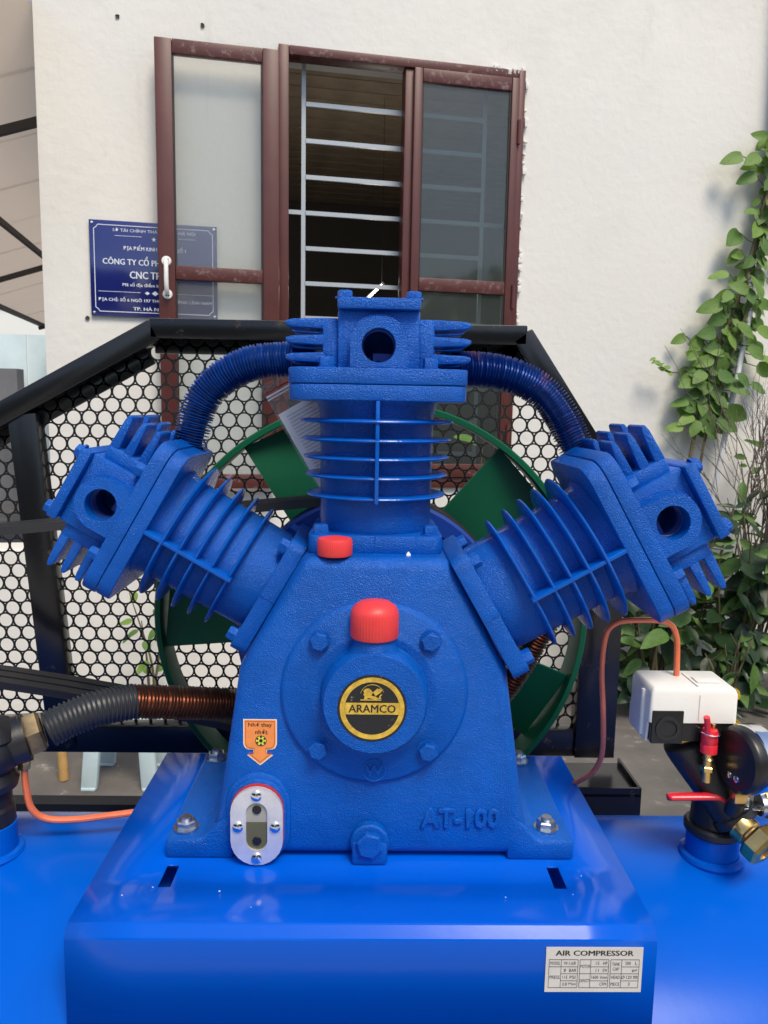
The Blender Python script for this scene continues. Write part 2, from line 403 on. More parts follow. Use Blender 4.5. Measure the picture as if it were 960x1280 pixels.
m = MB(); p0, p1 = wp(-.862, 1.095, .135), wp(-.860, .968, .135)
hp = [wp(-0.8520, 1.0820, .098), wp(-0.8520, 1.0791, .122), wp(-0.8510, 1.0478, .135), wp(-0.8510, 0.9940, .135), wp(-0.8500, 0.9617, .122), wp(-0.8500, 0.9578, .098)]
m.tube(spline(hp, 6), .009, 10)
for p in (wp(-0.8520, 1.0850, .094), wp(-0.8500, 0.9549, .094)): m.lathe([(0, 0), (.020, 0), (.018, .006), (0, .008)], p, WN, 16)
m.obj('handle', 'handle_white', so_)
m = MB()
for p in (wp(-0.8570, 1.0898, .1025), wp(-0.8460, 1.0898, .1025), wp(-0.8550, 0.9500, .1025), wp(-0.8450, 0.9500, .1025)): m.lathe([(.0035, 0), (.003, .002), (0, .002)], p, WN, 8)
m.obj('handle_screw', 'black_iron', so_)
sc_ = sash('closed_window_sash', .170, .640, WZ0+.048, 1.942, .014, 'brown_film', 'dark_glass', 'brown closed window sash with dark dusty glass', .036)
for z in (1.72, 1.02, .4):
    m = MB(); m.cyl(wp(.641, z-.05, .034), wp(.641, z+.05, .034), .008); m.obj('hinge', 'brown_frame', sc_)
# window bars
gr = MB(); wbox(gr, -.296, -.278, WZ0, WZ1, -.085, -.091); gr = gr.obj('window_grille', 'grille', house, None)
m = MB(); wbox(m, .515, .533, WZ0, WZ1, -.085, -.091); m.obj('upright_bar', 'grille', gr, None)
for k, z in enumerate([1.795-.1485*i for i in range(11)]):
    m = MB()
    wbox(m, -.2775, .5145, z-.009, z+.009, -.080, -.092); m.obj('bar', 'grille', gr, None)
for z in (1.3495, .607):
    for a, b in ((WU0, -.2965), (.5335, WU1)):
        m = MB(); wbox(m, a, b, z-.009, z+.009, -.080, -.092); m.obj('bar', 'grille', gr, None)
lt = thing('ceiling_lamp', (-.016, 4.055, 1.213), 'lit fluorescent tube inside the dark room behind the window', 'lamp')
m = MB(); m.tube([(-.02, 4.05, 1.208), (.06, 4.068, 1.290)], .006, 8); m.obj('tube', 'lamp_tube', lt)
ld = bpy.data.lights.new('tube_light', 'POINT'); ld.energy = 4; ld.color = (1, .93, .82); ld.shadow_soft_size = .05
lo_ = bpy.data.objects.new('tube_light', ld); col.objects.link(lo_); lo_.location = (.0, 3.98, 1.26); par(lo_, lt)
m = MB(); m.bar((-.03, 4.062, 1.204), (.07, 4.082, 1.303), .018, .012); m.obj('fitting', 'black_rubber', lt)
m = MB(); m.cyl((.06, 4.09, 1.30), (.06, 4.12, 2.41), .0012); m.obj('suspension_wire', 'black_iron', lt)

# blue company sign screwed to the wall
SU0, SU1, SZ0, SZ1 = -1.157, -.654, .869, 1.246
sg = thing('sign', wp((SU0+SU1)/2, SZ0, .004), 'blue company address sign with white lettering, half behind the open sash', 'sign')
m = MB(); wbox(m, SU0, SU1, SZ0, SZ1, .014, .004, .001); m.obj('panel', 'sign_blue', sg)
b = .018; c_ = .022
o1 = [(b+c_, b), (-b-c_, b)]
def sgo(u, z): return wp(u, z, .0148)
m = MB()
u0, u1, z0, z1 = SU0+b, SU1-b, SZ0+b, SZ1-b; cc = .016
pl = [(u0+cc, z0), (u1-cc, z0), (u1-cc*.6, z0+cc*.6), (u1, z0+cc), (u1, z1-cc), (u1-cc*.6, z1-cc*.6), (u1-cc, z1), (u0+cc, z1), (u0+cc*.6, z1-cc*.6), (u0, z1-cc), (u0, z0+cc), (u0+cc*.6, z0+cc*.6)]
for p, q in zip(pl, pl[1:]+pl[:1]): m.bar(sgo(*p), sgo(*q), .0028, .0006, WN)
for a, z, l in ((-1.058, 1.188, .105), (-.81, 1.188, .07), (-1.127, .967, .165), (-.845, .967, .17)): m.bar(sgo(a, z), sgo(a+l, z), .0016, .0006, WN)
for u, s in ((-.936, .010), (-.905, .014), (-.872, .010)):
    m.prism([(-s, 0), (0, -s*.7), (s, 0), (0, s*.7)], sgo(u, .9655), WD, Z, .0005)
m.prism([(math.sin(R(36*i))*(.010 if i % 2 == 0 else .004), math.cos(R(36*i))*(.010 if i % 2 == 0 else .004)) for i in range(10)][::-1], sgo(-.906, 1.180), WD, Z, .0005)
m.obj('border_line', 'sign_white', sg, None)
for s, u, z, wd, ht, bo in (('SỞ TÀI CHÍNH THÀNH PHỐ HÀ NỘI', -1.066, 1.212, .325, .022, 0), ('ĐỊA ĐIỂM KINH DOANH SỐ 1', -1.026, 1.143, .246, .027, .022),
                        ('CÔNG TY CỔ PHẦN', -1.107, 1.093, .265, .036, .025), ('CNC TRÍ', -1.003, 1.040, .130, .036, .025), ('Mã số địa điểm kinh', -1.032, .997, .165, .020, .015),
                        ('ĐỊA CHỈ: SỐ 6 NGÕ 197 THÔN, PHƯỜNG LĨNH NAM', -1.128, .937, .45, .022, .02), ('TP. HÀ NỘI', -.993, .902, .125, .022, .02)):
    text(s, 'sign_white', sg, 'lettering', sgo(u, z), WD, Z, wd, ht, bo, align=0)
for u, z in ((SU0+.012, SZ0+.012), (SU1-.012, SZ0+.012), (SU0+.012, SZ1-.012), (SU1-.012, SZ1-.012)):
    m = MB(); m.lathe([(.006, 0), (.0055, .002), (0, .003)], wp(u, z, .0145), WN, 12); m.obj('screw', 'chrome', sg)

# lean-to canopy along the left side of the house
SD = -WN; OUT = -WD                          # along the side wall (away), and outwards to the left
cb = W0+WD*HU0
def cp(d, s, dz=0.): return cb+OUT*d+SD*s+Z*(2.04-.34*d+dz)
cn = thing('canopy', cp(.1, 0)-Z*2.86, 'brown sheet lean-to canopy roof along the left side of the house', 'canopy')
slope = (cp(1, 0)-cp(0, 0)).normalized()
for k in range(18):
    s0 = -.9+k*.72; me = MB()
    v = [cp(.005, s0), cp(1.56, s0), cp(1.56, s0+.705), cp(.005, s0+.705)]
    n_ = SD.cross(slope).normalized()
    if n_.z < 0: n_ = -n_
    bm_ = me.bm; lo = [bm_.verts.new(p+n_*(.004*(k % 2))) for p in v]; hi = [bm_.verts.new(p+n_*(.012+.004*(k % 2))) for p in v]
    bm_.faces.new(lo); bm_.faces.new(hi[::-1])
    for i in range(4): bm_.faces.new((lo[i], hi[i], hi[(i+1) % 4], lo[(i+1) % 4]))
    me.obj('roof_sheet', 'canopy_sheet', cn, None)
for d, wd in ((.78, .03), (1.53, .05)):
    m = MB(); m.bar(cp(d, -.9, -.045), cp(d, 12, -.045), wd, .04, Z); m.obj('purlin', 'canopy_steel', cn, None)
for s in (.9, 3.9, 6.9, 9.9):
    m = MB(); m.bar(cp(.01, s, -.08), cp(1.56, s, -.08), .035, .04, Z); m.obj('rafter', 'canopy_steel', cn, None)
# beyond the canopy
m = MB(); m.box((-9, 9.2, (GZ+.95)/2), (9, .2, .95-GZ)); tag(m.obj('boundary_wall', 'grey_wall', None, None), 'low grey boundary wall beyond the canopy at the left edge', 'wall')
fn = thing('sheet_fence', (-9, 9.6, GZ), 'pale blue sheet fence behind the low grey boundary wall', 'fence')
for k in range(14):
    m = MB(); m.box((-12.2+k*.61, 9.6+.02*(k % 2), (1.42+GZ)/2), (.6, .02, 1.42-GZ)); m.obj('sheet', 'sheet_pale_blue', fn, None)
for k in range(8):
    m = MB(); m.cyl((-12.5+k*1.2, 9.68, GZ), (-12.5+k*1.2, 9.68, 1.9+.2*(k % 3)), .02, seg=8); m.obj('post', 'canopy_steel', fn)
fb = thing('far_building', (-12, 18, GZ), 'bright white building far behind the pale blue fence', 'building')
m = MB(); m.box((-12, 20, 2.2), (14, 4, 6.1)); m.obj('wall', 'far_white', fb, None)
for k in range(6):
    for z in (1.0, 3.4):
        m = MB(); m.box((-17+k*2, 17.99, z), (.9, .1, 1.2)); m.obj('window', 'far_window', fb, None)

# white plastic stool behind the compressor
SX, SY = -.857, 1.72
st = thing('stool', (SX, SY, GZ), 'pale blue-white plastic stool standing behind the belt guard', 'stool')
SHT = .25
for sx in (-1, 1):
    for sy in (-1, 1):
        m = MB(); b0 = Vector((SX+sx*.105, SY+sy*.095, GZ)); t0 = Vector((SX+sx*.088, SY+sy*.08, GZ+SHT-.02))
        m.bar(b0, t0, .056, .030, Y, .008); m.box(b0+Z*.006, (.05, .036, .012), None, .004); m.obj('leg', 'stool_plastic', st)
for sy in (-1, 1):
    arch = [(-.085, SHT-.03), (-.085, SHT-.05)]+[(-.06*math.cos(R(a)), SHT-.11+.055*math.sin(R(a))) for a in range(0, 181, 15)]+[(.085, SHT-.05), (.085, SHT-.03)]
    m = MB(); m.prism(arch[::-1], (SX, SY+sy*.08, GZ), X, Z, .006); m.obj('apron', 'stool_plastic', st)
m = MB(); m.box((SX, SY, GZ+SHT), (.20, .19, .03), None, .012, 3); m.obj('seat', 'stool_plastic', st)

def cane(name, p0, p1, r, m_, label, cat, nodes=5):
    p0, p1 = Vector(p0), Vector(p1); pr = []; L = (p1-p0).length
    for k in range(nodes):
        a = L*k/nodes; pr += [(r, a+.012), (r*.95, a+L/nodes*.5), (r, a+L/nodes-.008), (r*1.12, a+L/nodes)]
    m = MB(); m.lathe([(0, 0), (r*.95, 0)]+pr+[(0, L)], p0, p1-p0, 14); o = m.obj(name, m_); return tag(o, label, cat)
cane('bamboo_post', (-1.075, 1.69, GZ), (-1.16, 1.83, -.115), .0175, 'bamboo', 'short yellow bamboo post leaning beside the plastic stool', 'post', 4)
cane('trellis_pole', wp(1.585, -.5, .10), wp(1.90, 1.50, .05), .014, 'pole_white', 'thin whitish pole leaning on the wall under the climbing vine', 'pole', 1)
cane('wooden_post', (1.0, 2.30, GZ), (1.01, 2.34, -.28), .03, 'wood', 'short brown wooden stake beside the dark shrubs behind the guard', 'post', 2)
dp = thing('downpipe', wp(1.93, GZ, .06), 'grey plastic downpipe on the wall at the right edge', 'pipe')
m = MB(); m.cyl(wp(1.955, 1.72, .06), wp(1.91, HT, .06), .075, seg=24); m.obj('pipe', 'pvc', dp)
m = MB(); m.cyl(wp(1.955, 1.70, .06), wp(1.953, 1.78, .06), .083, seg=24); m.obj('collar', 'pvc', dp)
m = MB(); m.tube(spline([wp(1.955, 1.71, .06), wp(1.96, 1.62, .06), wp(2.02, 1.55, .06), wp(2.2, 1.50, .06)], 6), .07, 18); m.obj('elbow', 'pvc', dp)

# ------------------------------------------------------------------ plants
vt, fc = [], []
for k in range(34):                          # the wood behind the viewer, that chrome and glass mirror
    cx_, cy_, cz_ = random.uniform(-11, 11), random.uniform(-8.5, -6.2), random.uniform(.0, 1.9); rr = random.uniform(1.0, 1.7)
    for i in range(900):
        d_ = Vector((random.gauss(0, 1), random.gauss(0, 1), random.gauss(0, 1))).normalized()*rr*random.uniform(.6, 1.05)
        p_ = Vector((cx_, cy_, cz_))+d_; a_ = rv3(.16); b_ = a_.orthogonal().normalized()*.10; o_ = len(vt)
        vt += [tuple(p_-a_), tuple(p_+b_), tuple(p_+a_), tuple(p_-b_)]; fc.append((o_, o_+1, o_+2, o_+3))
me = bpy.data.meshes.new('wood'); me.from_pydata(vt, [], fc); tag(link('wood', me, 'leaf_b'), kind='stuff')
def leaf_mesh(name, m_, ln=1., wd=.62, fold=.14, droop=.16, tip=1.6, heart=.06):
    b = bmesh.new(); n = 8; rows = []
    for i in range(n+1):
        t = i/n; w_ = wd/2*(math.sin(math.pi*t**.72))**.8 if 0 < t < 1 else 0
        y = t*ln; z = -droop*t*t
        if i in (0, n): rows.append([b.verts.new((0, y, z))]); continue
        back = -heart*ln if i == 1 else 0
        rows.append([b.verts.new((-w_, y+back, z+fold*w_-.02*math.sin(t*9))), b.verts.new((-w_*.5, y+back*.5, z+fold*.3*w_)), b.verts.new((0, y, z)), b.verts.new((w_*.5, y+back*.5, z+fold*.3*w_)), b.verts.new((w_, y+back, z+fold*w_+.02*math.sin(t*8)))])
    for A_, B_ in zip(rows, rows[1:]):
        if len(A_) == 1:
            for k in range(4): b.faces.new((A_[0], B_[k+1], B_[k]))
        elif len(B_) == 1:
            for k in range(4): b.faces.new((A_[k], A_[k+1], B_[0]))
        else:
            for k in range(4): b.faces.new((A_[k], A_[k+1], B_[k+1], B_[k]))
    me = bpy.data.meshes.new(name); b.to_mesh(me); b.free(); me.shade_smooth(); me.materials.append(MATS[m_]); return me
for nm in ('leaf_a', 'leaf_b', 'leaf_c', 'leaf_dark', 'canopy_sheet'):
    n = MATS[nm].node_tree; b_ = n.nodes['Principled BSDF']; out = n.nodes['Material Output']
    tr = n.nodes.new('ShaderNodeBsdfTranslucent'); mx = n.nodes.new('ShaderNodeMixShader'); mx.inputs[0].default_value = .25 if nm != 'canopy_sheet' else .8
    c_ = b_.inputs['Base Color'].default_value; tr.inputs[0].default_value = (c_[0]*1.6, c_[1]*1.6, c_[2]*.8, 1) if nm != 'canopy_sheet' else (.72, .66, .60, 1)
    n.links.new(b_.outputs[0], mx.inputs[1]); n.links.new(tr.outputs[0], mx.inputs[2]); n.links.new(mx.outputs[0], out.inputs[0])
LEAF = [leaf_mesh('leaf', 'leaf_a'), leaf_mesh('leaf', 'leaf_b', wd=.7), leaf_mesh('leaf', 'leaf_c', wd=.55, heart=.03), leaf_mesh('leaf', 'leaf_b', wd=.5, heart=0)]
DARK = [leaf_mesh('leaf', 'leaf_dark', wd=.5, heart=0, fold=.25), leaf_mesh('leaf', 'leaf_b', wd=.42, heart=0, fold=.3), leaf_mesh('leaf', 'leaf_dark', wd=.62, heart=.03)]
NARROW = [leaf_mesh('leaf', 'leaf_b', wd=.30, heart=0, fold=.3), leaf_mesh('leaf', 'leaf_dark', wd=.26, heart=0, fold=.3)]
def put_leaf(me, parent, p, size, nrm, tipdir):
    nrm = nrm.normalized(); y = (tipdir-nrm*tipdir.dot(nrm)).normalized(); x = y.cross(nrm)
    o = bpy.data.objects.new('leaf', me); col.objects.link(o)
    M = Matrix((x, y, nrm)).transposed().to_4x4(); M.translation = p - y*size*.45
    o.matrix_basis = M @ Matrix.Scale(size, 4); par(o, parent); return M.translation
def rv(a): return Vector((random.uniform(-a, a), random.uniform(-a, a), random.uniform(-a, a)))

vine = thing('climbing_vine', wp(1.6, GZ, .1), 'climbing vine with round green leaves up the right side of the wall', 'vine')
stem = [wp(1.50, GZ, .12), wp(1.52, 0, .09), wp(1.58, .45, .06), wp(1.64, .72, .06), wp(1.73, .98, .05), wp(1.82, 1.25, .06), wp(1.86, 1.5, .05), wp(1.88, 1.8, .05), wp(1.93, 2.0, .04)]
m = MB(); m.tube(spline(stem, 8), .010, 8); m.obj('stem', 'vine_stem', vine)
stem2 = [wp(1.56, GZ, .10), wp(1.60, .2, .08), wp(1.66, .6, .09), wp(1.79, 1.0, .08), wp(1.78, 1.2, .08), wp(1.87, 1.62, .08)]
m = MB(); m.tube(spline(stem2, 8), .007, 8); m.obj('stem', 'vine_stem', vine)
VL = [(1.78, 1.78), (1.83, 1.76), (1.65, 1.67), (1.74, 1.67), (1.73, 1.59), (1.84, 1.7), (1.85, 1.64), (1.75, 1.44), (1.8, 1.37), (1.7, 1.33), (1.88, 1.48), (1.64, 1.16), (1.76, 1.16), (1.86, 1.16), (1.72, 1.1), (1.83, 1.09), (1.59, 1.01), (1.66, 1.06), (1.67, 1.0), (1.64, 0.96), (1.59, 0.89), (1.71, 0.86), (1.77, 0.91), (1.8, 0.98), (1.86, 1.03), (1.85, 1.29), (1.84, 1.23), (1.77, 1.22), (1.86, 0.94), (1.87, 0.9), (1.64, 0.8), (1.55, 0.78), (1.73, 0.78), (1.83, 0.81), (1.88, 0.83), (1.93, 0.77), (1.55, 0.69), (1.68, 0.69), (1.77, 0.68), (1.74, 0.65), (1.6, 0.65), (1.64, 0.63), (1.52, 0.56), (1.56, 0.61), (1.67, 0.58), (1.69, 0.54), (1.75, 0.52), (1.51, 0.49), (1.62, 0.48), (1.71, 0.47), (1.55, 0.45), (1.45, 0.45), (1.57, 0.75), (1.67, 0.75), (1.92, 0.73), (1.78, 1.07), (1.8, 1.13), (1.87, 1.44), (1.86, 1.37)]
sp = spline(stem, 8); petioles = MB()
def near(p): return min(sp, key=lambda q: (q-p).length)
def vleaf(u, z, off, size):
    p = wp(u, z, off); q = near(p); d = (p-q); d = d if d.length > .02 else rv(1)
    tip = (d.normalized()*1.0 + Z*random.uniform(-.9, .15) + rv(.3))
    base = put_leaf(random.choice(LEAF[:3] if random.random() < .85 else LEAF), vine, p, size, WN*1.0+Z*random.uniform(.1, .7)+rv(.35), tip)
    mid = (q+base)/2-Z*.01
    petioles.tube([q, mid, base], .0022, 5)
for u, z in VL:
    vleaf(u, z, random.uniform(.07, .13), random.uniform(.075, .125))
for k in range(175):
    q = random.choice(sp[18:]) if k % 2 else random.choice(sp[16:34]); d = (q-W0).dot(WD); wdt = .07 if q.z > 1.25 else .12
    vleaf(d+random.gauss(0, wdt*.7)+.02, q.z+random.uniform(-.04, .04), random.uniform(.04, .10), random.uniform(.05, .11))
tw = spline([wp(1.51, .72, .06), wp(1.43, .705, .08), wp(1.36, .73, .09), wp(1.314, .757, .10)], 6); petioles.tube(tw, .003, 5)
petioles.obj('petioles', 'vine_stem', vine)
for p in tw[8:]: put_leaf(LEAF[2], vine, p+rv(.01), random.uniform(.025, .05), WN+Z+rv(.4), rv(1)-WD)

def bush(name, base, stems, leaves, spread, h, lsize, meshes, label, group=None, low=.15, stemmat='vine_stem'):
    b0 = Vector(base); t = thing(name, b0, label, 'shrub', group)
    tips = []
    for k in range(stems):
        a = random.uniform(0, 6.28); e = b0+Vector((math.cos(a)*spread*random.uniform(.3, 1), math.sin(a)*spread*.6*random.uniform(.2, 1), h*random.uniform(.7, 1.05)))
        s_ = spline([b0+rv(.03)*1, b0+(e-b0)*.45+rv(.06)+Z*.05, e], 6); m = MB(); m.tube(s_, .006, 6, rad=[.009-.007*i/(len(s_)-1) for i in range(len(s_))]); m.obj('stem', stemmat, t)
        tips += [(p, s_[-1]-s_[0]) for p in s_[int(len(s_)*low):]]
    for k in range(leaves):
        p, d = random.choice(tips); off = Vector((random.uniform(-1, 1), random.uniform(-1, 1), random.uniform(-.5, .6)))
        q = p+off*lsize*.9
        put_leaf(random.choice(meshes), t, q, lsize*random.uniform(.65, 1.25), Z*.8+Vector((0, -.7, 0))+rv(.6), off+Z*random.uniform(-.5, .2))
    return t
bush('leafy_shrub', wp(1.22, GZ, .42), 11, 140, .30, .80, .14, DARK, 'dark leafy shrub directly behind the white pressure switch', 'shrubs along the foot of the wall', low=.1)
bush('leafy_shrub', wp(1.62, GZ, .38), 13, 210, .38, .84, .13, DARK, 'dense dark green shrub below the dry twigs at right', 'shrubs along the foot of the wall')
bush('leafy_shrub', wp(1.98, GZ, .55), 10, 130, .32, .95, .13, DARK+NARROW, 'dark narrow-leaved shrub cut by the right edge of the picture', 'shrubs along the foot of the wall')
bush('leafy_shrub', wp(1.83, GZ, .22), 6, 46, .16, 1.28, .10, NARROW, 'tall thin shrub with narrow leaves rising between the twigs at right', 'shrubs along the foot of the wall', low=.55)
sap = bush('mirrored_leaves', wp(.50, GZ, .25), 3, 22, .16, 1.28, .11, LEAF, 'added green plant standing in for a leaf reflection in the closed sash, seen through the guard mesh', low=.65)  # added plant, stands in for foliage mirrored in the lower pane
bush('weed', wp(-.92, GZ, .2), 3, 12, .16, .60, .07, LEAF, 'small green weed at the wall foot behind the left cylinder', low=.4)
# fern-like plant with paired leaflets
fp = thing('compound_leaf_plant', wp(1.47, GZ, .30), 'upright plant with rows of paired leaflets under the right cylinder head', 'plant')
for du, top in ((.02, .02), (.09, -.09), (.13, .10), (-.05, -.12)):
    s_ = spline([wp(1.47, GZ, .30), wp(1.47+du*.4, -.45, .30), wp(1.47+du, top, .36)], 10)
    m = MB(); m.tube(s_, .005, 6); m.obj('stem', 'vine_stem', fp)
    for i, p in enumerate(s_[9:]):
        for sgn in (-1, 1): put_leaf(NARROW[i % 2], fp, p+WD*sgn*.035+Z*.012, .085, WN+Z*.6+rv(.2), WD*sgn+Z*.35+rv(.1))
# dry twig bush
db = thing('dry_bush', wp(1.80, GZ, .22), 'leafless dry twig bush against the wall at right', 'shrub')
m = MB()
def branch(p, d, ln, r, depth):
    e = p+d*ln; mid = (p+e)/2+rv(ln*.08); m.tube([p, mid, e], r, 5, rad=[r, r*.8, r*.6])
    if depth == 0: return
    for k in range(random.choice((2, 3, 3))):
        nd = (d+rv(.5)+Z*.10); nd -= WN*min(0, nd.dot(WN))*.7
        branch(p+(e-p)*random.uniform(.5, 1), nd.normalized(), ln*random.uniform(.55, .85), r*.62, depth-1)
for k in range(5):
    branch(wp(1.80+random.uniform(-.05, .08), GZ, .22), (Z*1.0+WD*random.uniform(-.10, .16)+rv(.1)).normalized(), random.uniform(.55, .75), .008, 4)
m.obj('branches', 'twig', db)
# marigolds
mg = bush('marigold', wp(1.45, GZ, .62), 7, 36, .14, .42, .07, NARROW+DARK, 'yellow marigold plant low behind the pressure gauge')
mg['category'] = 'flower'
fl = MB()
for k in range(26):
    a = k*2.4; r_ = .010+.0009*k; fl.box((math.cos(a)*r_*.7, math.sin(a)*r_*.7, .012-.0004*k), (.016, .012, .003), Matrix.Rotation(a, 3, 'Z') @ Matrix.Rotation(.5, 3, 'Y'), .001, 1)
flm = fl.mesh('flower')
for u, z, s in ((1.40, -.80, 1.0), (1.45, -.76, 1.1), (1.43, -.86, 1.0), (1.47, -.90, 1.1), (1.42, -.70, .8), (1.46, -.96, .9)):
    o = link('flower', flm, 'petal', mg); M = (WN*.8+Z*.7+rv(.3)).to_track_quat('Z', 'Y').to_matrix().to_4x4(); M.translation = wp(u, z+.12, .66); o.matrix_basis = M @ Matrix.Scale(s, 4)

# ------------------------------------------------------------------ the air compressor
OH = .1986                                   # crankshaft height over the base plate
comp = thing('air_compressor', (0, 0, GZ), 'blue three-cylinder air compressor on a blue tank with green fan and black guard', 'air compressor')
def part(name, m, mt, label=None, ang=35):
    o = m.obj(name, mt, comp, ang)
    if label: o['label'] = label
    return o
# tank
TY, TZ, TR = -.02, -.335, .30
m = MB(); m.lathe([(0, -.98), (.08, -.975), (.18, -.955), (.25, -.915), (.29, -.86), (.30, -.80), (.30, .80), (.29, .86), (.25, .915), (.18, .955), (.08, .975), (0, .98)], (0, TY, TZ), X, 96)
tank = part('air_tank', m, 'tank_blue')
for sx in (-.62, .62):
    for sy in (-1, 1):
        m = MB(); m.bar((sx, TY+sy*.30, GZ), (sx, TY+sy*.20, -.5), .06, .008, Y); m.box((sx, TY+sy*.30, GZ+.006), (.12, .12, .010)); m.obj('leg', 'tank_blue', tank)
def torus(mb, c, ax, Rr, r, seg=32):
    ax = Vector(ax); u = ax.orthogonal().normalized(); v = ax.cross(u)
    return mb.tube([Vector(c)+(u*math.cos(2*math.pi*k/seg)+v*math.sin(2*math.pi*k/seg))*Rr for k in range(seg)], r, 8, closed=True)
NX, NY = .424, -.034
m = MB(); m.cyl((NX, NY, -.06), (NX, NY, .002), .031, ch=.002); m.obj('outlet_socket', 'tank_blue', tank)
m = MB(); torus(m, (NX, NY, -.035), Z, .033, .006); m.obj('weld_bead', 'tank_blue', tank)
m = MB(); m.cyl((-.462, -.035, -.06), (-.462, -.035, .004), .031, ch=.002); m.obj('inlet_socket', 'tank_blue', tank)
m = MB(); torus(m, (-.462, -.035, -.035), Z, .033, .006); m.obj('weld_bead', 'tank_blue', tank)
# base plate: bent sheet with two slots
prof = [(-.225, -.108), (-.225, -.0115), (-.2242, -.0098), (-.2160, -.0010), (-.2142, 0)]
prof += [(-.158, 0), (-.116, 0), (.162, 0), (.168, -.004), (.173, -.010), (.173, -.108)]
xs = [-.299, -.2265, -.2125, .197, .211, .284]
m = MB(); G = [[m.bm.verts.new((x, y, z)) for x in xs] for y, z in prof]
for i in range(len(prof)-1):
    for j in range(5):
        if prof[i][0] == -.158 and j in (1, 3): continue
        m.bm.faces.new((G[i][j], G[i][j+1], G[i+1][j+1], G[i+1][j]))
base = part('base_plate', m, 'sheet_blue', None, 14)
md = base.modifiers.new('thickness', 'SOLIDIFY'); md.thickness = .005; md.offset = -1
if base.data.polygons[24].normal.z < 0: base.data.flip_normals()
m = MB()
for k in range(7):
    x, y = random.uniform(-.28, .27), random.uniform(-.20, -.112); r_ = random.uniform(.0004, .0010)
    m.prism([(math.cos(a)*r_*random.uniform(.6, 1.2), math.sin(a)*r_*random.uniform(.6, 1.2)) for a in (0, 1.2, 2.4, 3.6, 5)], (x, y, .0006), X, Y, .0004)
m.obj('dust_specks', 'paint_fleck', base, None)['kind'] = 'stuff'
# name plate
npl = MB(); NPX0, NPX1, NPZ0, NPZ1 = .1735, .2700, -.0655, -.0172
npl.box(((NPX0+NPX1)/2, -.2256, (NPZ0+NPZ1)/2), (NPX1-NPX0, .0008, NPZ1-NPZ0)); npl = part('name_plate', npl, 'plate_silver', 'silver specification plate headed AIR COMPRESSOR', None)
NY_ = -.2262
PW, PH = NPX1-NPX0, NPZ1-NPZ0
def npp(a, b): return Vector((NPX0+a*PW, NY_, NPZ1-b*PH))     # a right, b down in plate fractions
text('AIR COMPRESSOR', 'ink', npl, 'lettering', npp(.5, .125), X, Z, .80*PW, .115*PH, .03)
m = MB()
def rule(a0, b0, a1, b1): m.bar(npp(a0, b0), npp(a1, b1), .00035, .0002, Y)
for x0, x1, xm in ((.035, .333, .16), (.353, .65, .465), (.67, .965, .785)):
    for b_ in (.27, .90): rule(x0, b_, x1, b_)
    for a_ in (x0, xm, x1): rule(a_, .27, a_, .90)
    for b_ in (.43, .585, .745): rule(x0 if (b_ == .43 and x0 < .1) or (b_ == .585 and x0 > .1) else xm, b_, x1, b_)
m.obj('table_rules', 'ink', npl, None)
for s, a, b_, wd in (('MODEL', .098, .35, .105), ('W-1.6/8', .247, .35, .12), ('8', .20, .51, None), ('BAR', .283, .51, .075), ('PRESS', .098, .665, .105), ('115', .205, .665, .05), ('PSI', .283, .665, .06), ('0.8', .205, .82, .045), ('Mpa', .283, .82, .075),
                 ('MOTOR', .41, .42, .10), ('15', .535, .35, .035), ('HP', .615, .35, .045), ('11', .535, .51, .03), ('KW', .615, .51, .045), ('CAPACITY', .41, .74, .105), ('1600', .515, .665, .07), ('l/min', .605, .665, .07), ('CFM', .60, .82, .07),
                 ('TANK', .727, .37, .08), ('CAP', .727, .48, .065), ('500', .85, .35, .055), ('L', .935, .35, None), ('gal', .92, .51, .05), ('HEAD', .727, .665, .09), ('Ø', .805, .665, None), ('120', .868, .665, .055), ('mm', .935, .665, .045), ('PIECE', .727, .82, .09), ('3', .87, .82, None)):
    text(s, 'ink', npl, 'lettering', npp(a, b_), X, Z, wd*PW if wd else None, .072*PH, .0)
# crankcase
CY = -.105
m = MB()
poly = [(-.186, .004), (.186, .004), (.172, .06), (.148, .222), (.0805, .3465), (-.0775, .3465), (-.148, .222), (-.172, .06)]
m.prism(poly, (0, CY, 0), X, Z, .215, .013, 4)
for s in (-1, 1):
    m.prism([(s*.155, .0003), (s*.2315, .0003), (s*.2315, .0225), (s*.192, .0235), (s*.180, .034), (s*.155, .06)][::s], (0, CY-.001, 0), X, Z, .222, .004, 2)
# drain boss at the bottom centre
m.box((-.0015, CY-.004, .0145), (.040, .020, .028), None, .004)
m.cyl((-.0015, CY, .026), (-.0015, CY-.012, .026), .0215, ch=.002)
crank = part('crankcase', m, 'cast_blue', None, 40)
m = MB(); m.hexhead((-.0015, CY-.012, .026), -Y, .0155, .008); m.obj('drain_plug', 'cast_blue', crank)
text('AT-100', 'cast_blue', crank, 'raised_lettering', (.100, CY-.0002, .051), X, Z, .090, .0245, .012, .0022)
for x, y in ((-.213, -.082), (.205, -.078), (-.213, .095), (.205, .095)):
    m = MB(); m.lathe([(0, 0), (.0145, 0), (.0145, .0022), (0, .0022)], (x, y, .0237), Z, 24); m.hexhead((x, y, .0259), Z, .0115, .008); m.lathe([(0, 0), (.006, 0), (.006, .012), (0, .012)], (x, y, .0259), Z, 12); m.obj('mounting_bolt', 'zinc', crank)
m = MB(); m.prism([(0, 0), (.004, -.001), (.005, .003), (.0025, .006), (.0005, .004)], (.034, CY+.02, .3452), X, Vector((0, .3, 1)), .0005); m.prism([(0, 0), (.004, .001), (.006, .005), (.003, .004)], (.092, CY+.014, .337), X, Vector((0, .5, .8)), .0005)
m.obj('paint_chip', 'paint_fleck', crank)
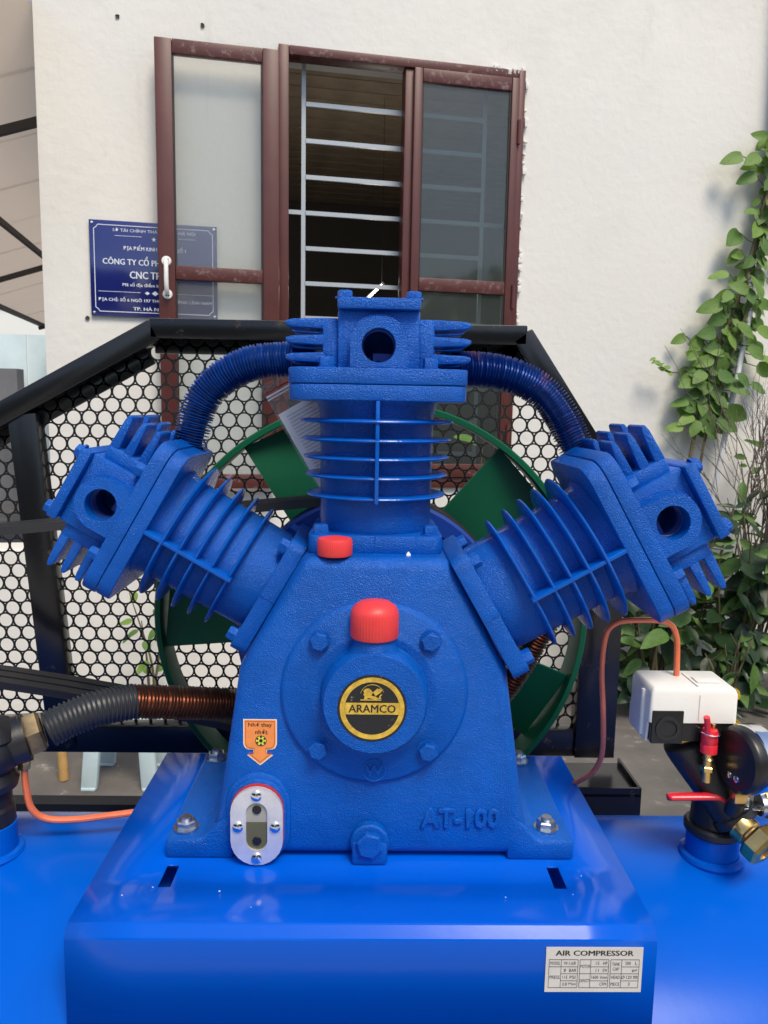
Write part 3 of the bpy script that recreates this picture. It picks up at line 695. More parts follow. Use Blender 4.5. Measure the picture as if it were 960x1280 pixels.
# bearing cover with boss
CC = Vector((.001, CY, .1965))
m = MB(); m.lathe([(.104, .001), (.1015, -.004), (.098, -.0062), (.073, -.0062), (.070, -.0085), (.067, -.0085), (.0595, -.0075), (.058, -.012), (.0565, -.030), (.054, -.0345), (0, -.0345)], CC, Y, 72)
m.cyl(CC+Vector((-.001, -.0120, .047)), CC+Vector((-.001, -.0120, .069)), .0225, .0222, ch=.001)
nk = MB(); nk.lathe([(.050, .022), (.042, .0385), (.034, .046), (.027, .052), (.0222, .062)], (0, 0, 0), Z, 40)
for v in nk.bm.verts: v.co = Vector((v.co.x, v.co.y*(.30 if v.co.z < .03 else .42 if v.co.z < .045 else .60 if v.co.z < .05 else .8 if v.co.z < .06 else 1), v.co.z))+CC+Vector((-.001, -.0120, 0))
m._merge(nk.bm)
cover = part('bearing_cover', m, 'cast_blue', None, 45)
for x, z in ((-.059, .257), (.061, .258), (-.060, .134), (.061, .133)):
    m = MB(); c_ = (x, CY-.0055, z); m.lathe([(0, 0), (.0125, 0), (.0125, -.0015), (0, -.0015)], c_, Y, 20); m.hexhead((x, CY-.0072, z), -Y, .0108, .0075); m.obj('bolt', 'cast_blue', cover)
m = MB(); torus(m, (.002, CY-.0062, .1095), Y, .0125, .0011, 32); m.obj('raised_ring', 'cast_blue', cover)
text('W', 'cast_blue', cover, 'raised_lettering', (.002, CY-.0062, .1095), X, Z, None, .013, .0, .0012)
# red breather caps
def red_cap(c, r, h, dome, label):
    pr = [(0, 0), (r*.96, 0), (r, .002), (r, h*.62), (r*.97, h*.70), (r*.90, h*.80), (r*.62, h*.93), (0, h)] if dome else [(0, 0), (r*.95, 0), (r, .002), (r, h*.78), (r*.94, h*.9), (r*.55, h*.98), (0, h)]
    m = MB(); m.lathe(pr, c, Z, 96, lambda i: 1.0 if i % 2 else .982)
    o = part('breather_cap' if dome else 'oil_filler_cap', m, 'red_cap', label, 30); return o
cpd = red_cap((0, CY-.0125, .2645), .0258, .041, True, 'large domed red cap over the bearing cover')
m = MB(); m.lathe([(0, -.005), (.0215, -.005), (.0215, 0), (0, 0)], (0, CY-.0125, .2645), Z, 24); m.obj('gasket', 'black_rubber', cpd)
rc2 = red_cap((-.0445, -.090, .3475), .0192, .0205, False, 'flat red cap on top of the crankcase')
# round logo sticker
LC = Vector((-.0015, CY-.0349, .1925))
m = MB(); m.prism(circle(.0368, 48), LC, X, Z, .0006); logo = part('logo_sticker', m, 'sticker_black', 'round black and gold sticker reading ARAMCO', None)
m = MB(); ring(m, circle(.0342, 48), circle(.0290, 48), LC-Y*.0004, X, Z, .0003)
m.obj('gold_ring', 'gold', logo, None)
hh = .0064; aa = math.degrees(math.asin(hh/.0288))
m = MB(); m.prism(circle(.0288, 6, 0, 0, -aa, aa)+circle(.0288, 6, 0, 0, 180-aa, 180+aa), LC-Y*.0005, X, Z, .0002); m.obj('gold_band', 'gold', logo, None)
text('ARAMCO', 'ink', logo, 'lettering', LC-Y*.0008, X, Z, .0495, .0086, .02)
m = MB()                                      # winged lion emblem on its line
for pts in ([(-.0125, .009), (.0095, .009), (.0095, .0101), (-.0125, .0101)],
            [(-.0095, .0098), (-.0055, .0098), (-.005, .012), (.001, .0105), (.005, .0098), (.0065, .0112), (.004, .0128), (.0015, .0165), (-.0015, .0205), (-.004, .0225), (-.0075, .0215), (-.0095, .0195), (-.0085, .0175), (-.0095, .0155), (-.0082, .0135), (-.0085, .0115)],
            [(-.001, .0145), (.003, .0135), (.0055, .0155), (.0085, .0175), (.0115, .0215), (.0085, .0208), (.0095, .0228), (.006, .0212), (.0055, .0225), (.0025, .0195), (.0005, .0175)],
            [(.0055, .0105), (.0095, .0112), (.0085, .0135), (.0105, .0155), (.009, .0158), (.0072, .0135), (.0078, .0122), (.0055, .0118)]):
    m.prism(pts, LC-Y*.0005, X, Z, .0002)
arc = circle(.0128, 24, 0, .0135, 20, 165); 
m.tube([LC-Y*.0005+X*x+Z*z for x, z in arc], .0003, 5)
m.obj('lion_emblem', 'gold', logo, None)
# orange arrow sticker
AC = Vector((-.1245, CY-.0004, .139))
def asx(k, d): 
    return [(-.0185*k, .026*k), (-.0185*k, -.003), (-.0165*k, -.0075), (-.013, -.009*k-d), (-.0075*k, -.009*k-d), (-.0075*k, -.0155), (-.0145*k, -.0155), (0, -.0275*k), (.0145*k, -.0155), (.0075*k, -.0155), (.0075*k, -.009*k-d), (.013, -.009*k-d), (.0165*k, -.0075), (.0185*k, -.003), (.0185*k, .026*k)]
m = MB(); m.prism(asx(1, 0), AC, X, Z, .0006); ars = part('arrow_sticker', m, 'cream', 'orange arrow-shaped sticker pointing down at the oil window', None)
m = MB(); m.prism([(x*.93, z*.95+.0004) for x, z in asx(1, 0)], AC-Y*.0003, X, Z, .0002); m.obj('orange_face', 'orange', ars, None)
m = MB(); pp = [(x*.86, z*.89+.001) for x, z in asx(1, 0)]
for p, q in zip(pp, pp[1:]+pp[:1]): m.bar(AC-Y*.0006+X*p[0]+Z*p[1], AC-Y*.0006+X*q[0]+Z*q[1], .0004, .0002, Y)
m.obj('outline', 'orange_line', ars, None)
text('Nhớ thay', 'ink', ars, 'lettering', AC-Y*.0006+Z*.0195, X, Z, .026, .0062, .01)
text('nhớt', 'ink', ars, 'lettering', AC-Y*.0006+Z*.0118+X*.0015, X, Z, .0135, .0056, .015)
m = MB(); m.prism(circle(.0062, 24), AC-Y*.0005+Z*.0015+X*.001, X, Z, .0002); m.obj('oil_drop_disc', 'yellow', ars, None)
m = MB(); oc = AC-Y*.0008+Z*.0015+X*.001
m.prism(circle(.0021, 10), oc, X, Z, .0002); ring(m, circle(.0062, 24), circle(.0055, 24), oc, X, Z, .0002)
for k in range(6): m.prism(circle(.0013, 6, .0044*math.cos(R(60*k+30)), .0044*math.sin(R(60*k+30))), oc, X, Z, .0002)
m.obj('oil_drop_print', 'ink', ars, None)
# oil sight glass
SC = Vector((-.1265, CY-.012, .0475))
m = MB(); m.prism(stadium(.064, .098, 12), SC+Y*.004+Z*.002, X, Z, .010, .002); m.prism(stadium(.072, .106, 12), SC+Y*.0085+Z*.003, X, Z, .012, .003); sg_ = part('oil_window', m, 'cast_blue', 'oval bright metal oil level window')
m = MB(); m.prism(stadium(.0585, .0920, 12), SC+Y*.001+Z*.0008, X, Z, .003); m.obj('gasket', 'red_gasket', sg_)
m = MB(); ring(m, stadium(.0575, .0905, 12), stadium(.0235, .056, 12), SC-Y*.0045, X, Z, .005); m.obj('cover_plate', 'alloy', sg_)
m = MB(); m.prism(stadium(.024, .0565, 12), SC-Y*.0018, X, Z, .002); m.obj('sight_pane', 'oil_top', sg_)
lo = [p for p in stadium(.0236, .056, 12) if p[1] < .0045]
m = MB(); m.prism([(.0118, .0045)]+[(-.0118, .0045)]+[p for p in stadium(.0236, .056, 12) if p[1] <= .003 and p[1] < 0], SC-Y*.0022, X, Z, .0003); m.obj('oil_level', 'oil', sg_, None)
for z in (.019, -.0175):
    m = MB(); m.lathe([(0, 0), (.0052, 0), (.0045, .0012), (0, .0012)], SC-Y*.0024+Z*z, -Y, 14); m.obj('sight_bolt', 'black_plastic', sg_)
for x, z in ((0, .0365), (0, -.0365), (-.0205, 0), (.0205, 0)):
    m = MB(); c_ = SC-Y*.0046+X*x+Z*z; m.lathe([(.0062, 0), (.0058, .0018), (.0035, .0032), (0, .0036)], c_, -Y, 18); sw = m.obj('screw', 'chrome', sg_)
    m = MB(); m.box(c_-Y*.0031, (.0062, .0016, .0011)); m.box(c_-Y*.0031, (.0011, .0017, .0062)); m2 = m.mesh('x'); 
    bpy.data.meshes.remove(m2)

# cylinders and heads: local z runs from the crankshaft outwards
def rrect(hx, hy, r, n=4):
    out = []
    for sx, sy, a in ((1, 1, 0), (-1, 1, 90), (-1, -1, 180), (1, -1, 270)):
        out += [(sx*(hx-r)+r*math.cos(R(a+90*i/n)), sy*(hy-r)+r*math.sin(R(a+90*i/n))) for i in range(n+1)]
    return out
def slab(m, hx, hy, r, z0, z1, bev=.0015): m.prism(rrect(hx, hy, r), (0, 0, z1), X, Y, z1-z0, bev, 2)
cyl_m = MB(); slab(cyl_m, .0755, .0735, .012, .1475, .1675)
cyl_m.lathe([(.0635, .166), (.0655, .172), (.066, .205), (.0672, .30), (.070, .312), (.074, .3172)], (0, 0, 0), Z, 64)
slab(cyl_m, .0975, .084, .022, .3165, .3335)
cyl_m.box((0, -.0735, .158), (.0012, .002, .02))
CYL = cyl_m.mesh('cylinder', 40)
def finmesh(r0, r1, z):
    b = MB(); b.lathe([(.06, z-.0032), (r1-.004, z-.0022), (r1-.0008, z-.0012), (r1, z), (r1-.0008, z+.0012), (r1-.004, z+.0022), (.06, z+.0032)], (0, 0, 0), Z, 64); return b.mesh('fin', 30)
FINS = [finmesh(.06, r_, z) for z, r_ in ((.2085, .0825), (.2315, .0845), (.2525, .0865), (.2730, .0885), (.2940, .0905))]
RIB = []
for sy in (-1, 1): rb = MB(); rb.box((0, sy*.0755, .2605), (.0045, .0255, .112), None, .0012); RIB.append(rb.mesh('rib'))
def boltmesh(c, ax, r, h, wash=True):
    b = MB(); 
    if wash: b.lathe([(0, -.001), (r*1.25, -.001), (r*1.25, .0012), (0, .0012)], c, ax, 20)
    b.hexhead(c, ax, r, h); return b.mesh('bolt')
CBOLT = [boltmesh((sx*.062, sy*.058, .1675), Z, .0088, .0105) for sx in (-1, 1) for sy in (-1, 1)]
hd = MB(); slab(hd, .0985, .084, .022, .3342, .3515)
hd.box((0, .004, .3825), (.090, .140, .064), None, .003)
hd.box((0, .004, .3782), (.135, .112, .056), None, .004)
# raised pad round the port, with the bore left open
PADR, PZ = .031, .3755
outer = [(PADR*math.cos(R(a)), PADR*math.sin(R(a))) for a in range(0, 181, 10)]+[(-PADR, -.008), (-PADR, -.016), (-PADR, -.0235)]+[(x*.01, -.0238) for x in (-2, -1, 0, 1, 2)]+[(PADR, -.0235), (PADR, -.016), (PADR, -.008)]
inner = [(.0185*math.cos(math.atan2(y, x)), .0185*math.sin(math.atan2(y, x))) for x, y in outer]
# block with a bore: rebuild front half as ring so that the hole is real
HEADM = hd
ring(hd, outer, inner, (0, -.0765, PZ), X, Z, .004)
HEAD = hd
def carve(me_b):
    """cut the port bore through the front of the head"""
    cut = MB(); cut.cyl((0, -.10, PZ), (0, -.01, PZ), .0185, seg=36); cm_ = cut.mesh('cut', None)
    ho = bpy.data.objects.new('tmp_head', me_b); co = bpy.data.objects.new('tmp_cut', cm_); col.objects.link(ho); col.objects.link(co)
    md = ho.modifiers.new('b', 'BOOLEAN'); md.object = co; md.operation = 'DIFFERENCE'; md.solver = 'EXACT'
    bpy.context.view_layer.update()
    out = bpy.data.meshes.new_from_object(ho.evaluated_get(bpy.context.evaluated_depsgraph_get()))
    bpy.data.objects.remove(ho); bpy.data.objects.remove(co); return out
blk = MB(); blk.box((0, .010, .3825), (.090, .142, .064), None, .003); BLKM = carve(blk.mesh('cylinder_head', 40)); BLKM.shade_smooth(); BLKM.set_sharp_from_angle(angle=R(40))
h2 = MB(); slab(h2, .0985, .084, .022, .3342, .3515)
for s in (-1, 1): h2.box((s*.0525, .004, .3782), (.0190, .118, .056), None, .004)
ring(h2, [(x*1.07, z*1.07) for x, z in outer], [(x*1.02, z*1.02) for x, z in inner], (0, -.0650, PZ+.0012), X, Z, .008); ring(h2, [(x*.985, z*.985) for x, z in outer], inner, (0, -.0795, PZ), X, Z, .018); ring(h2, outer, [(x*1.01, z*1.01) for x, z in inner], (0, -.0780, PZ), X, Z, .018)
h2.bm.from_mesh(BLKM)
HEADME = h2.mesh('cylinder_head', 40)
def hfin(sx, sy, z):
    b = MB(); x0, x1 = .058, .103
    b.prism([(x0, -.0062), (x1-.008, -.0042), (x1-.001, -.0026), (x1, .0020), (x1-.008, .0042), (x0, .0058)], (0, .004+sy*.034-.024, z), X, Z, .048, .0016, 2)
    if sx < 0:
        for v in b.bm.verts: v.co.x *= -1
        bmesh.ops.reverse_faces(b.bm, faces=b.bm.faces[:])
    return b.mesh('fin', 40)
for_fin = [hfin(sx, sy, z) for sx in (-1, 1) for sy in (-1, 1) for z in (.3635, .3825, .4005)]
cv = MB(); cv.box((0, .004, .4205), (.090, .150, .0125), None, .0025); COVER = cv.mesh('valve_cover')
HB = [boltmesh((sx*.0375, .004+sy*.062, .4268), Z, .0085, .008) for sx in (-1, 1) for sy in (-1, 1)]
HB += [boltmesh((sx*.0565, sy*.068, .3515), Z, .0085, .012) for sx in (-1, 1) for sy in (-1, 1)]
vb = MB()
[torus(vb, (0, -.058+k*.006, PZ), Y, .0180, .0010, 28) for k in range(3)]
vb.box((.004, -.036, PZ-.012), (.020, .034, .010)); vb.tube([(.0, -.052, PZ-.0178), (.0, -.04, PZ-.010)], .004, 8)
VALVE = vb.mesh('port_valve')
for th, sy, dx, dz, who in ((-60, .038, .011, .006, 'left'), (0, 0, 0, 0, 'top'), (60, -.038, -.010, .006, 'right')):
    M = Matrix.Translation((dx, sy, OH+dz)) @ Matrix.Rotation(R(th), 4, 'Y')
    def add(nm, me, mt, par_, lab=None):
        o = bpy.data.objects.new(nm, me); col.objects.link(o)
        if not me.materials: me.materials.append(MATS[mt])
        o.parent = par_
        if par_ is comp: o.matrix_parent_inverse = Matrix.Translation(comp.location).inverted(); o.matrix_basis = M
        if lab: o['label'] = lab
        return o
    c = add('cylinder', CYL, 'cast_blue', comp, {'left': 'finned cylinder leaning left', 'top': 'upright finned cylinder in the middle', 'right': 'finned cylinder leaning right'}[who])
    for f in FINS: add('fin', f, 'fin_blue', c)
    for f in RIB: add('rib', f, 'fin_blue', c)
    for b_ in CBOLT: add('bolt', b_, 'cast_blue', c)
    h = add('cylinder_head', HEADME, 'cast_blue', comp, {'left': 'cylinder head with round port on the left cylinder', 'top': 'cylinder head with round port on the middle cylinder', 'right': 'cylinder head with round port on the right cylinder'}[who])
    for f in for_fin: add('fin', f, 'cast_blue', h)
    add('valve_cover', COVER, 'cast_blue', h)
    for b_ in HB: add('bolt', b_, 'cast_blue', h)
    add('port_valve', VALVE, 'dull_blue', h)
# finned cooling tubes between the heads
def ftube(name, pts, core, fin, label, r=.0225, step=.0038, core_r=.0150, jit=.035, s0=0, s1=None, n=10):
    P = spline(pts, n); m = MB(); m.tube(P, core_r, 16); o = part(name, m, core, label)
    m = MB(); m.discs(P, step, r, .0009, 18, jit); f = m.obj('tube_fins', fin, o); f['kind'] = 'stuff'; return o
ftube('intercooler_tube', [(-.075, .055, .567), (-.115, .062, .566), (-.160, .066, .560), (-.200, .07, .538), (-.224, .072, .508), (-.235, .072, .47), (-.240, .070, .445)], 'tube_blue', 'tube_blue', 'curved blue finned tube at the left of the middle head')
ftube('intercooler_tube', [(.08, .05, .556), (.125, .058, .558), (.168, .062, .552), (.205, .062, .535), (.232, .058, .505), (.250, .050, .468), (.262, .044, .44)], 'tube_patchy', 'tube_patchy', 'curved finned tube with bare copper patches at the right of the middle head')
ftube('discharge_tube', [(-.31, .045, .125), (-.255, .075, .112), (-.195, .105, .099), (-.12, .125, .095), (-.03, .135, .11)], 'brown_copper', 'dark_copper_fin', 'finned copper discharge tube running behind the crankcase', .0225, .0046)
P = spline([(-.398, -.005, .108), (-.375, .006, .118), (-.345, .022, .125), (-.31, .045, .125)], 8); m = MB(); m.tube(P, .0205, 20); m2 = part('hose_sleeve', m, 'dark_sleeve', 'dark ribbed sleeve over the left end of the discharge tube')
m = MB(); m.discs(P, .0052, .0232, .0026, 22, .01); f = m.obj('sleeve_ribs', 'dark_sleeve', m2); f['kind'] = 'stuff'
ftube('discharge_tube', [(.30, .10, .30), (.262, .105, .25), (.232, .11, .205), (.205, .115, .150), (.17, .125, .10), (.10, .14, .09)], 'copper', 'dark_copper_fin', 'short copper finned tube below the right cylinder', .018, .0048, .011)
# pulley, belts, fan wheel
m = MB(); g_ = [(0, -.002), (.05, -.002), (.06, .012), (.16, .012), (.165, -.002), (.186, -.002)]
for k in range(3): y0 = .002+k*.022; g_ += [(.19, y0), (.19, y0+.003), (.176, y0+.007), (.176, y0+.014), (.19, y0+.018)]
g_ += [(.19, .070), (.16, .072), (0, .072)]
m.lathe(g_, (0, .125, OH), Y, 72); part('belt_pulley', m, 'dull_blue', 'large blue belt pulley behind the crankcase')
MX, MZ, MR = -1.02, .215, .062
m = MB(); m.lathe([(0, 0), (MR, 0), (MR, .072), (.02, .072), (.02, .2), (0, .2)], (MX, .125, MZ), Y, 40); part('motor_pulley', m, 'dull_blue')
def belt_path(y, sag):
    out = []; d = Vector((MX, MZ))-Vector((0, OH)); L = d.length; ang = math.atan2(d.y, d.x); be = math.acos((.187-MR)/L)
    a1, a2 = ang-be, ang+be       # contact angles
    for i in range(33):
        a = a2+(a1+2*math.pi-a2)*i/32; out.append(Vector((.187*math.cos(a), y, OH+.187*math.sin(a))))
    p, q = out[-1], Vector((MX+MR*math.cos(a1), y, MZ+MR*math.sin(a1)))
    segA = [p+(q-p)*t+Z*sag*math.sin(math.pi*t)*(1 if True else 0) for t in (i/12 for i in range(1, 12))]
    arcB = [Vector((MX+MR*math.cos(a1+(a2-a1)*i/10), y, MZ+MR*math.sin(a1+(a2-a1)*i/10))) for i in range(11)]
    p2, q2 = arcB[-1], out[0]
    segB = [p2+(q2-p2)*t for t in (i/12 for i in range(1, 12))]
    return out, segA, arcB, segB
for k in range(3):
    y = .1375+k*.022; arcA, sA, arcB, sB = belt_path(y, 0)
    low, up = (sA, sB) if sum(p.z for p in sA) < sum(p.z for p in sB) else (sB, sA)
    for i, p in enumerate(low): p.z += .030*math.sin(math.pi*(i+1)/12)
    loop = arcA+sA+arcB+sB; b = MB(); n = len(loop); rows = []
    for i, p in enumerate(loop):
        t = (loop[(i+1) % n]-loop[i-1]).normalized(); nn = Vector((-t.z, 0, t.x))
        rows.append([b.bm.verts.new(p+Y*dy+nn*dn) for dy, dn in ((-.0085, .006), (.0085, .006), (.006, -.006), (-.006, -.006))])
    for i in range(n):
        A_, B_ = rows[i], rows[(i+1) % n]
        for q in range(4): b.bm.faces.new((A_[q], A_[(q+1) % 4], B_[(q+1) % 4], B_[q]))
    part('drive_belt', b, 'black_rubber', None, 30)
FY = .205
m = MB(); m.lathe([(.324, 0), (.326, .003), (.326, .052), (.324, .055), (.317, .055), (.316, .052), (.316, .003), (.317, 0), (.324, 0)], (0, FY, OH-.004), Y, 96)
fan = part('fan_wheel', m, 'green_paint', 'green fan wheel behind the cylinders')
m = MB(); m.lathe([(0, 0), (.10, 0), (.10, .04), (0, .04)], (0, FY, OH-.004), Y, 40); m.obj('hub', 'green_paint', fan)
for a in (116, 43, -28, 178, -100):
    d = Vector((math.cos(R(a)), 0, math.sin(R(a)))); tn = Vector((-math.sin(R(a)), 0, math.cos(R(a)))); tilt = R(-14)
    wdir = tn*math.cos(tilt)+Y*math.sin(tilt); nn = d.cross(wdir)
    b = MB(); c_ = Vector((0, FY+.03, OH-.004)); 
    b.prism([(.09, -.040), (.3115, -.064), (.3115, .064), (.09, .040)], c_, d, wdir, .004); b.obj('blade', 'green_paint', fan)

# belt guard
GY = .300
gd = thing  # keep name short
def gbar(p0, p1, wd=.032, dp=.034, y=GY, nm='frame_bar', mt='black_paint', bev=.002):
    m = MB(); m.bar((p0[0], y, p0[1]), (p1[0], y, p1[1]), wd, dp, Y, bev); return m.obj(nm, mt, guard)
m = MB(); m.bar((-.345, GY, .623), (.232, GY, .623), .030, .036, Y, .002); guard = part('belt_guard', m, 'black_paint', 'black steel frame guard with round-hole mesh')
gbar((-.338, .621), (-.95, .283), .034, .036)
gbar((.225, .624), (.362, .424), .034, .036)
gbar((.362, .432), (.362, -.06), .046, .034)
gbar((-.545, .49), (-.502, -.05), .044, .03)
gbar((-.95, -.037), (.385, -.037), .046, .030, GY+.004)
gbar((-.95, .30), (-.95, -.06), .044, .03)
gbar((-.345, .598), (.222, .598), .022, .008, GY+.014, 'mesh_border')
gbar((-.352, .586), (-.95, .256), .032, .008, GY+.014, 'mesh_border')
gbar((.205, .612), (.334, .420), .024, .008, GY+.014, 'mesh_border')
# mesh support legs and box bracket
m = MB(); m.box((.375, GY-.01, -.100), (.122, .11, .005)); m.box((.375, GY-.063, -.115), (.122, .004, .055)); m.box((.434, GY-.01, -.115), (.004, .106, .055)); m.box((.40, GY+.03, .18), (.04, .004, .52)); m.obj('bracket', 'black_paint', guard)
m = MB(); m.bar((-1.0, GY+.02, -.166), (.32, GY+.02, -.166), .014, .03, Y); m.obj('foot_rail', 'black_rubber', guard)
for x in (-.9, .39):
    m = MB(); m.bar((x, GY+.045, GZ), (x, GY+.045, -.14), .03, .03, Y); m.obj('guard_leg', 'black_paint', guard)
# perforated sheet
PX_, PR_ = .0243, .0206; HR = .0106
gp = [(-.95, .29), (-.338, .621), (.225, .621), (.362, .424), (.362, -.055), (-.95, -.055)]
def inside(x, z):
    c = False
    for (x1, z1), (x2, z2) in zip(gp, gp[1:]+gp[:1]):
        if (z1 > z) != (z2 > z) and x < (x2-x1)*(z-z1)/(z2-z1)+x1: c = not c
    return c
q = PX_*PX_/4+PR_*PR_; h2_ = q/(2*PR_); h1_ = (q/2-PX_*PX_/4)/PR_
hexp = [(PX_/2, -h1_), (PX_/2, h1_), (0, h2_), (-PX_/2, h1_), (-PX_/2, -h1_), (0, -h2_)]
hex12, cir12 = [], []
for i in range(24):
    a_ = 2*math.pi*(i+.5)/24; c_, s_ = math.cos(a_), math.sin(a_); best = 9
    for (xa, ya), (xb, yb) in zip(hexp, hexp[1:]+hexp[:1]):
        ex, ey = xb-xa, yb-ya; den = c_*ey-s_*ex
        if abs(den) > 1e-9:
            t_ = (xa*ey-ya*ex)/den
            if t_ > 0: best = min(best, t_)
    hex12.append((c_*best, s_*best)); cir12.append((c_*HR, s_*HR))
vts = []; fcs = []; k = 24
row = 0; z = -.05; 
while z < .63:
    x = -.96+(PX_/2 if row % 2 else 0)
    while x < .38:
        if inside(x, z):
            o = len(vts)
            for pts, dy in ((hex12, 0), (cir12, 0), (cir12, .002), (hex12, .002)): vts += [(x+a_, GY+.010+dy, z+b_) for a_, b_ in pts]
            for i in range(k):
                j = (i+1) % k
                for L_ in range(3): fcs.append((o+L_*k+i, o+L_*k+j, o+(L_+1)*k+j, o+(L_+1)*k+i))
        x += PX_
    row += 1; z += PR_
me = bpy.data.meshes.new('mesh_panel'); me.from_pydata(vts, [], fcs); link('mesh_panel', me, 'black_mesh', guard)

# ---- right-hand fittings
# manifold
m = MB(); P = spline([(NX-.045, NY, .116), (NX-.040, NY-.001, .106), (NX-.024, NY-.006, .084), (NX-.002, NY-.016, .054), (NX+.012, NY-.026, .032)], 6)
m.tube(P, .026, 22, rad=[.016, .021, .0245]+[.026]*(len(P)-3)); m.cyl((NX, NY, -.002), (NX, NY, .045), .0285, .026, ch=.002); m.cyl((NX, NY, -.004), (NX, NY, .009), .0345, ch=.003)
m.cyl(P[-1]-(P[-1]-P[-3]).normalized()*.004, P[-1]+(P[-1]-P[-3]).normalized()*.008, .0285, ch=.002)
man = part('manifold', m, 'black_iron', 'black cast manifold on the right tank outlet')
m = MB(); m.hexhead((NX-.043, NY, .114), Z, .016, .010); m.box((NX-.040, NY, .1225), (.07, .03, .003)); m.obj('brass_nut', 'brass', man)
# pressure switch
SX0, SX1, SYF, SYB = .3235, .4275, -.066, .002
m = MB()
def loft(m, sec):
    rows = [[m.bm.verts.new((x, y, z)) for x, y in pts] for pts, z in sec]
    for A_, B_ in zip(rows, rows[1:]):
        for i in range(len(A_)): j = (i+1) % len(A_); m.bm.faces.new((A_[i], A_[j], B_[j], B_[i]))
    m.bm.faces.new(rows[0][::-1]); m.bm.faces.new(rows[-1]); return m
def rc(x0, x1, y0, y1, r=.005): return [((x0+x1)/2+a_, (y0+y1)/2+b_) for a_, b_ in rrect((x1-x0)/2, (y1-y0)/2, r, 3)]
loft(m, [(rc(SX0, SX1, SYF, SYB), .1485), (rc(SX0+.001, SX1-.001, SYF, SYB, .003), .1835), (rc(SX0+.003, SX1-.003, SYF+.002, SYB-.002, .003), .1885), (rc(SX0+.005, SX1-.005, SYF+.005, SYB-.004, .003), .190)])
loft(m, [(rc(SX0, SX0+.003, SYF+.010, SYB, .001), .122), (rc(SX0, SX0+.003, SYF+.006, SYB, .001), .149)])
sw = part('pressure_switch', m, 'white_plastic', 'white and black pressure switch box on the right')
m = MB(); loft(m, [(rc(SX0+.003, SX1-.003, SYF+.004, SYB-.003), .1245), (rc(SX0+.003, SX1-.001, SYF+.002, SYB-.001), .1484)]); m.box((SX0+.0215, SYF+.003, .1435), (.037, .0085, .040), None, .001); m.obj('switch_base', 'black_plastic', sw)
m = MB(); ring(m, circle(.0145, 28), circle(.0105, 28), (SX0+.0215, SYF-.0035, .1425), X, Z, .004); m.prism(circle(.0108, 24), (SX0+.0215, SYF-.0018, .1425), X, Z, .002); m.obj('cable_gland', 'black_rubber', sw)
m = MB(); m.box((.3815, SYF+.030, .1905), (.002, .048, .002)); m.box((.3815, SYF-.0003, .168), (.0012, .001, .030)); m.box((.400, SYF+.030, .1910), (.028, .020, .0012), None, .0004); m.obj('cover_seam', 'white_plastic', sw)
m = MB(); m.tube([(SX0-.0005, SYF+.022, .126), (SX0-.0002, SYF+.022, .182)], .003, 8); m.obj('side_rib', 'white_plastic', sw)
# copper pilot tubes
P = spline([(.371, -.02, .185), (.371, -.018, .215), (.370, -.014, .238), (.362, -.013, .2525), (.345, -.011, .2565), (.312, -.006, .2545), (.296, -.002, .248), (.288, .001, .232), (.287, .005, .19), (.296, .018, .125), (.303, .033, .075), (.303, .043, .048), (.297, .055, .026), (.285, .075, .004), (.272, .10, -.022)], 8)
m = MB(); m.tube(P, .0036, 10); part('pilot_tube', m, 'copper_tube', 'thin red copper tube looping above the pressure switch')
P = spline([(-.424, -.02, .068), (-.423, -.02, .04), (-.418, -.018, .010), (-.402, -.012, -.006), (-.37, -.006, -.010), (-.33, 0, -.008), (-.28, .01, -.006)], 8)
m = MB(); m.tube(P, .0042, 10); part('pilot_tube', m, 'copper_tube', 'thin red copper tube from the left check valve')
# safety valve
VX, VY = .3930, -.072
m = MB(); m.hexhead((VX, VY, .094), Z, .0085, .006); m.cyl((VX, VY, .080), (VX, VY, .118), .0055); m.lathe([(.0055, 0), (.0070, .002), (.0055, .004)], (VX, VY, .106), Z, 16)
sv = part('safety_valve', m, 'brass', 'small red-topped brass safety valve')
m = MB(); m.lathe([(0, 0), (.0095, 0), (.0095, .010), (.0089, .011), (.0095, .012), (.0095, .024), (.0082, .028), (0, .029)], (VX, VY, .116), Z, 24); m.obj('red_body', 'red_grip', sv)
m = MB(); m.tube(spline([(VX-.004, VY-.004, .140), (VX-.006, VY-.006, .151), (VX-.009, VY-.008, .162)], 5), .0036, 10); m.obj('red_lever', 'red_grip', sv)
m = MB(); torus(m, (VX, VY, .1400), Z+X*.1, .0112, .0007, 28); m.obj('pull_ring', 'chrome', sv)
m = MB(); m.cyl((VX+.004, VY, .143), (VX+.004, VY, .1500), .0022); m.obj('pin', 'brass', sv)
# pressure gauge seen from behind
ga = Vector((.95, .24, -.02)).normalized(); gc = Vector((.4150, -.090, .1145))
m = MB(); m.lathe([(0, 0), (.0335, 0), (.0372, .003), (.0382, .006), (.0382, .014), (.037, .0155)], gc, ga, 56); pg = part('pressure_gauge', m, 'black_plastic', 'round pressure gauge with black back and chrome rim')
m = MB(); m.lathe([(.036, .014), (.0392, .0155), (.0395, .030), (.0380, .034), (.0340, .0345), (.034, .031), (0, .031)], gc, ga, 56); m.obj('chrome_rim', 'chrome', pg)
gu = ga.orthogonal().normalized(); gv = ga.cross(gu)
for dx in (-.006, .006):
    c_ = gc-Z*.020+Vector((ga.y, -ga.x, 0)).normalized()*dx; m = MB(); m.lathe([(.0042, 0), (.0038, -.0016), (0, -.0022)], c_, ga, 14); m.obj('screw', 'chrome', pg)
m = MB(); m.box(gc+ga*.010-Z*.044, (.016, .016, .014), None, .002); m.obj('brass_stem', 'brass', pg)
m = MB(); m.cyl(gc+ga*.010-Z*.070+Y*.012, gc+ga*.010-Z*.048, .010, ch=.001); m.obj('gauge_tee', 'black_iron', pg)
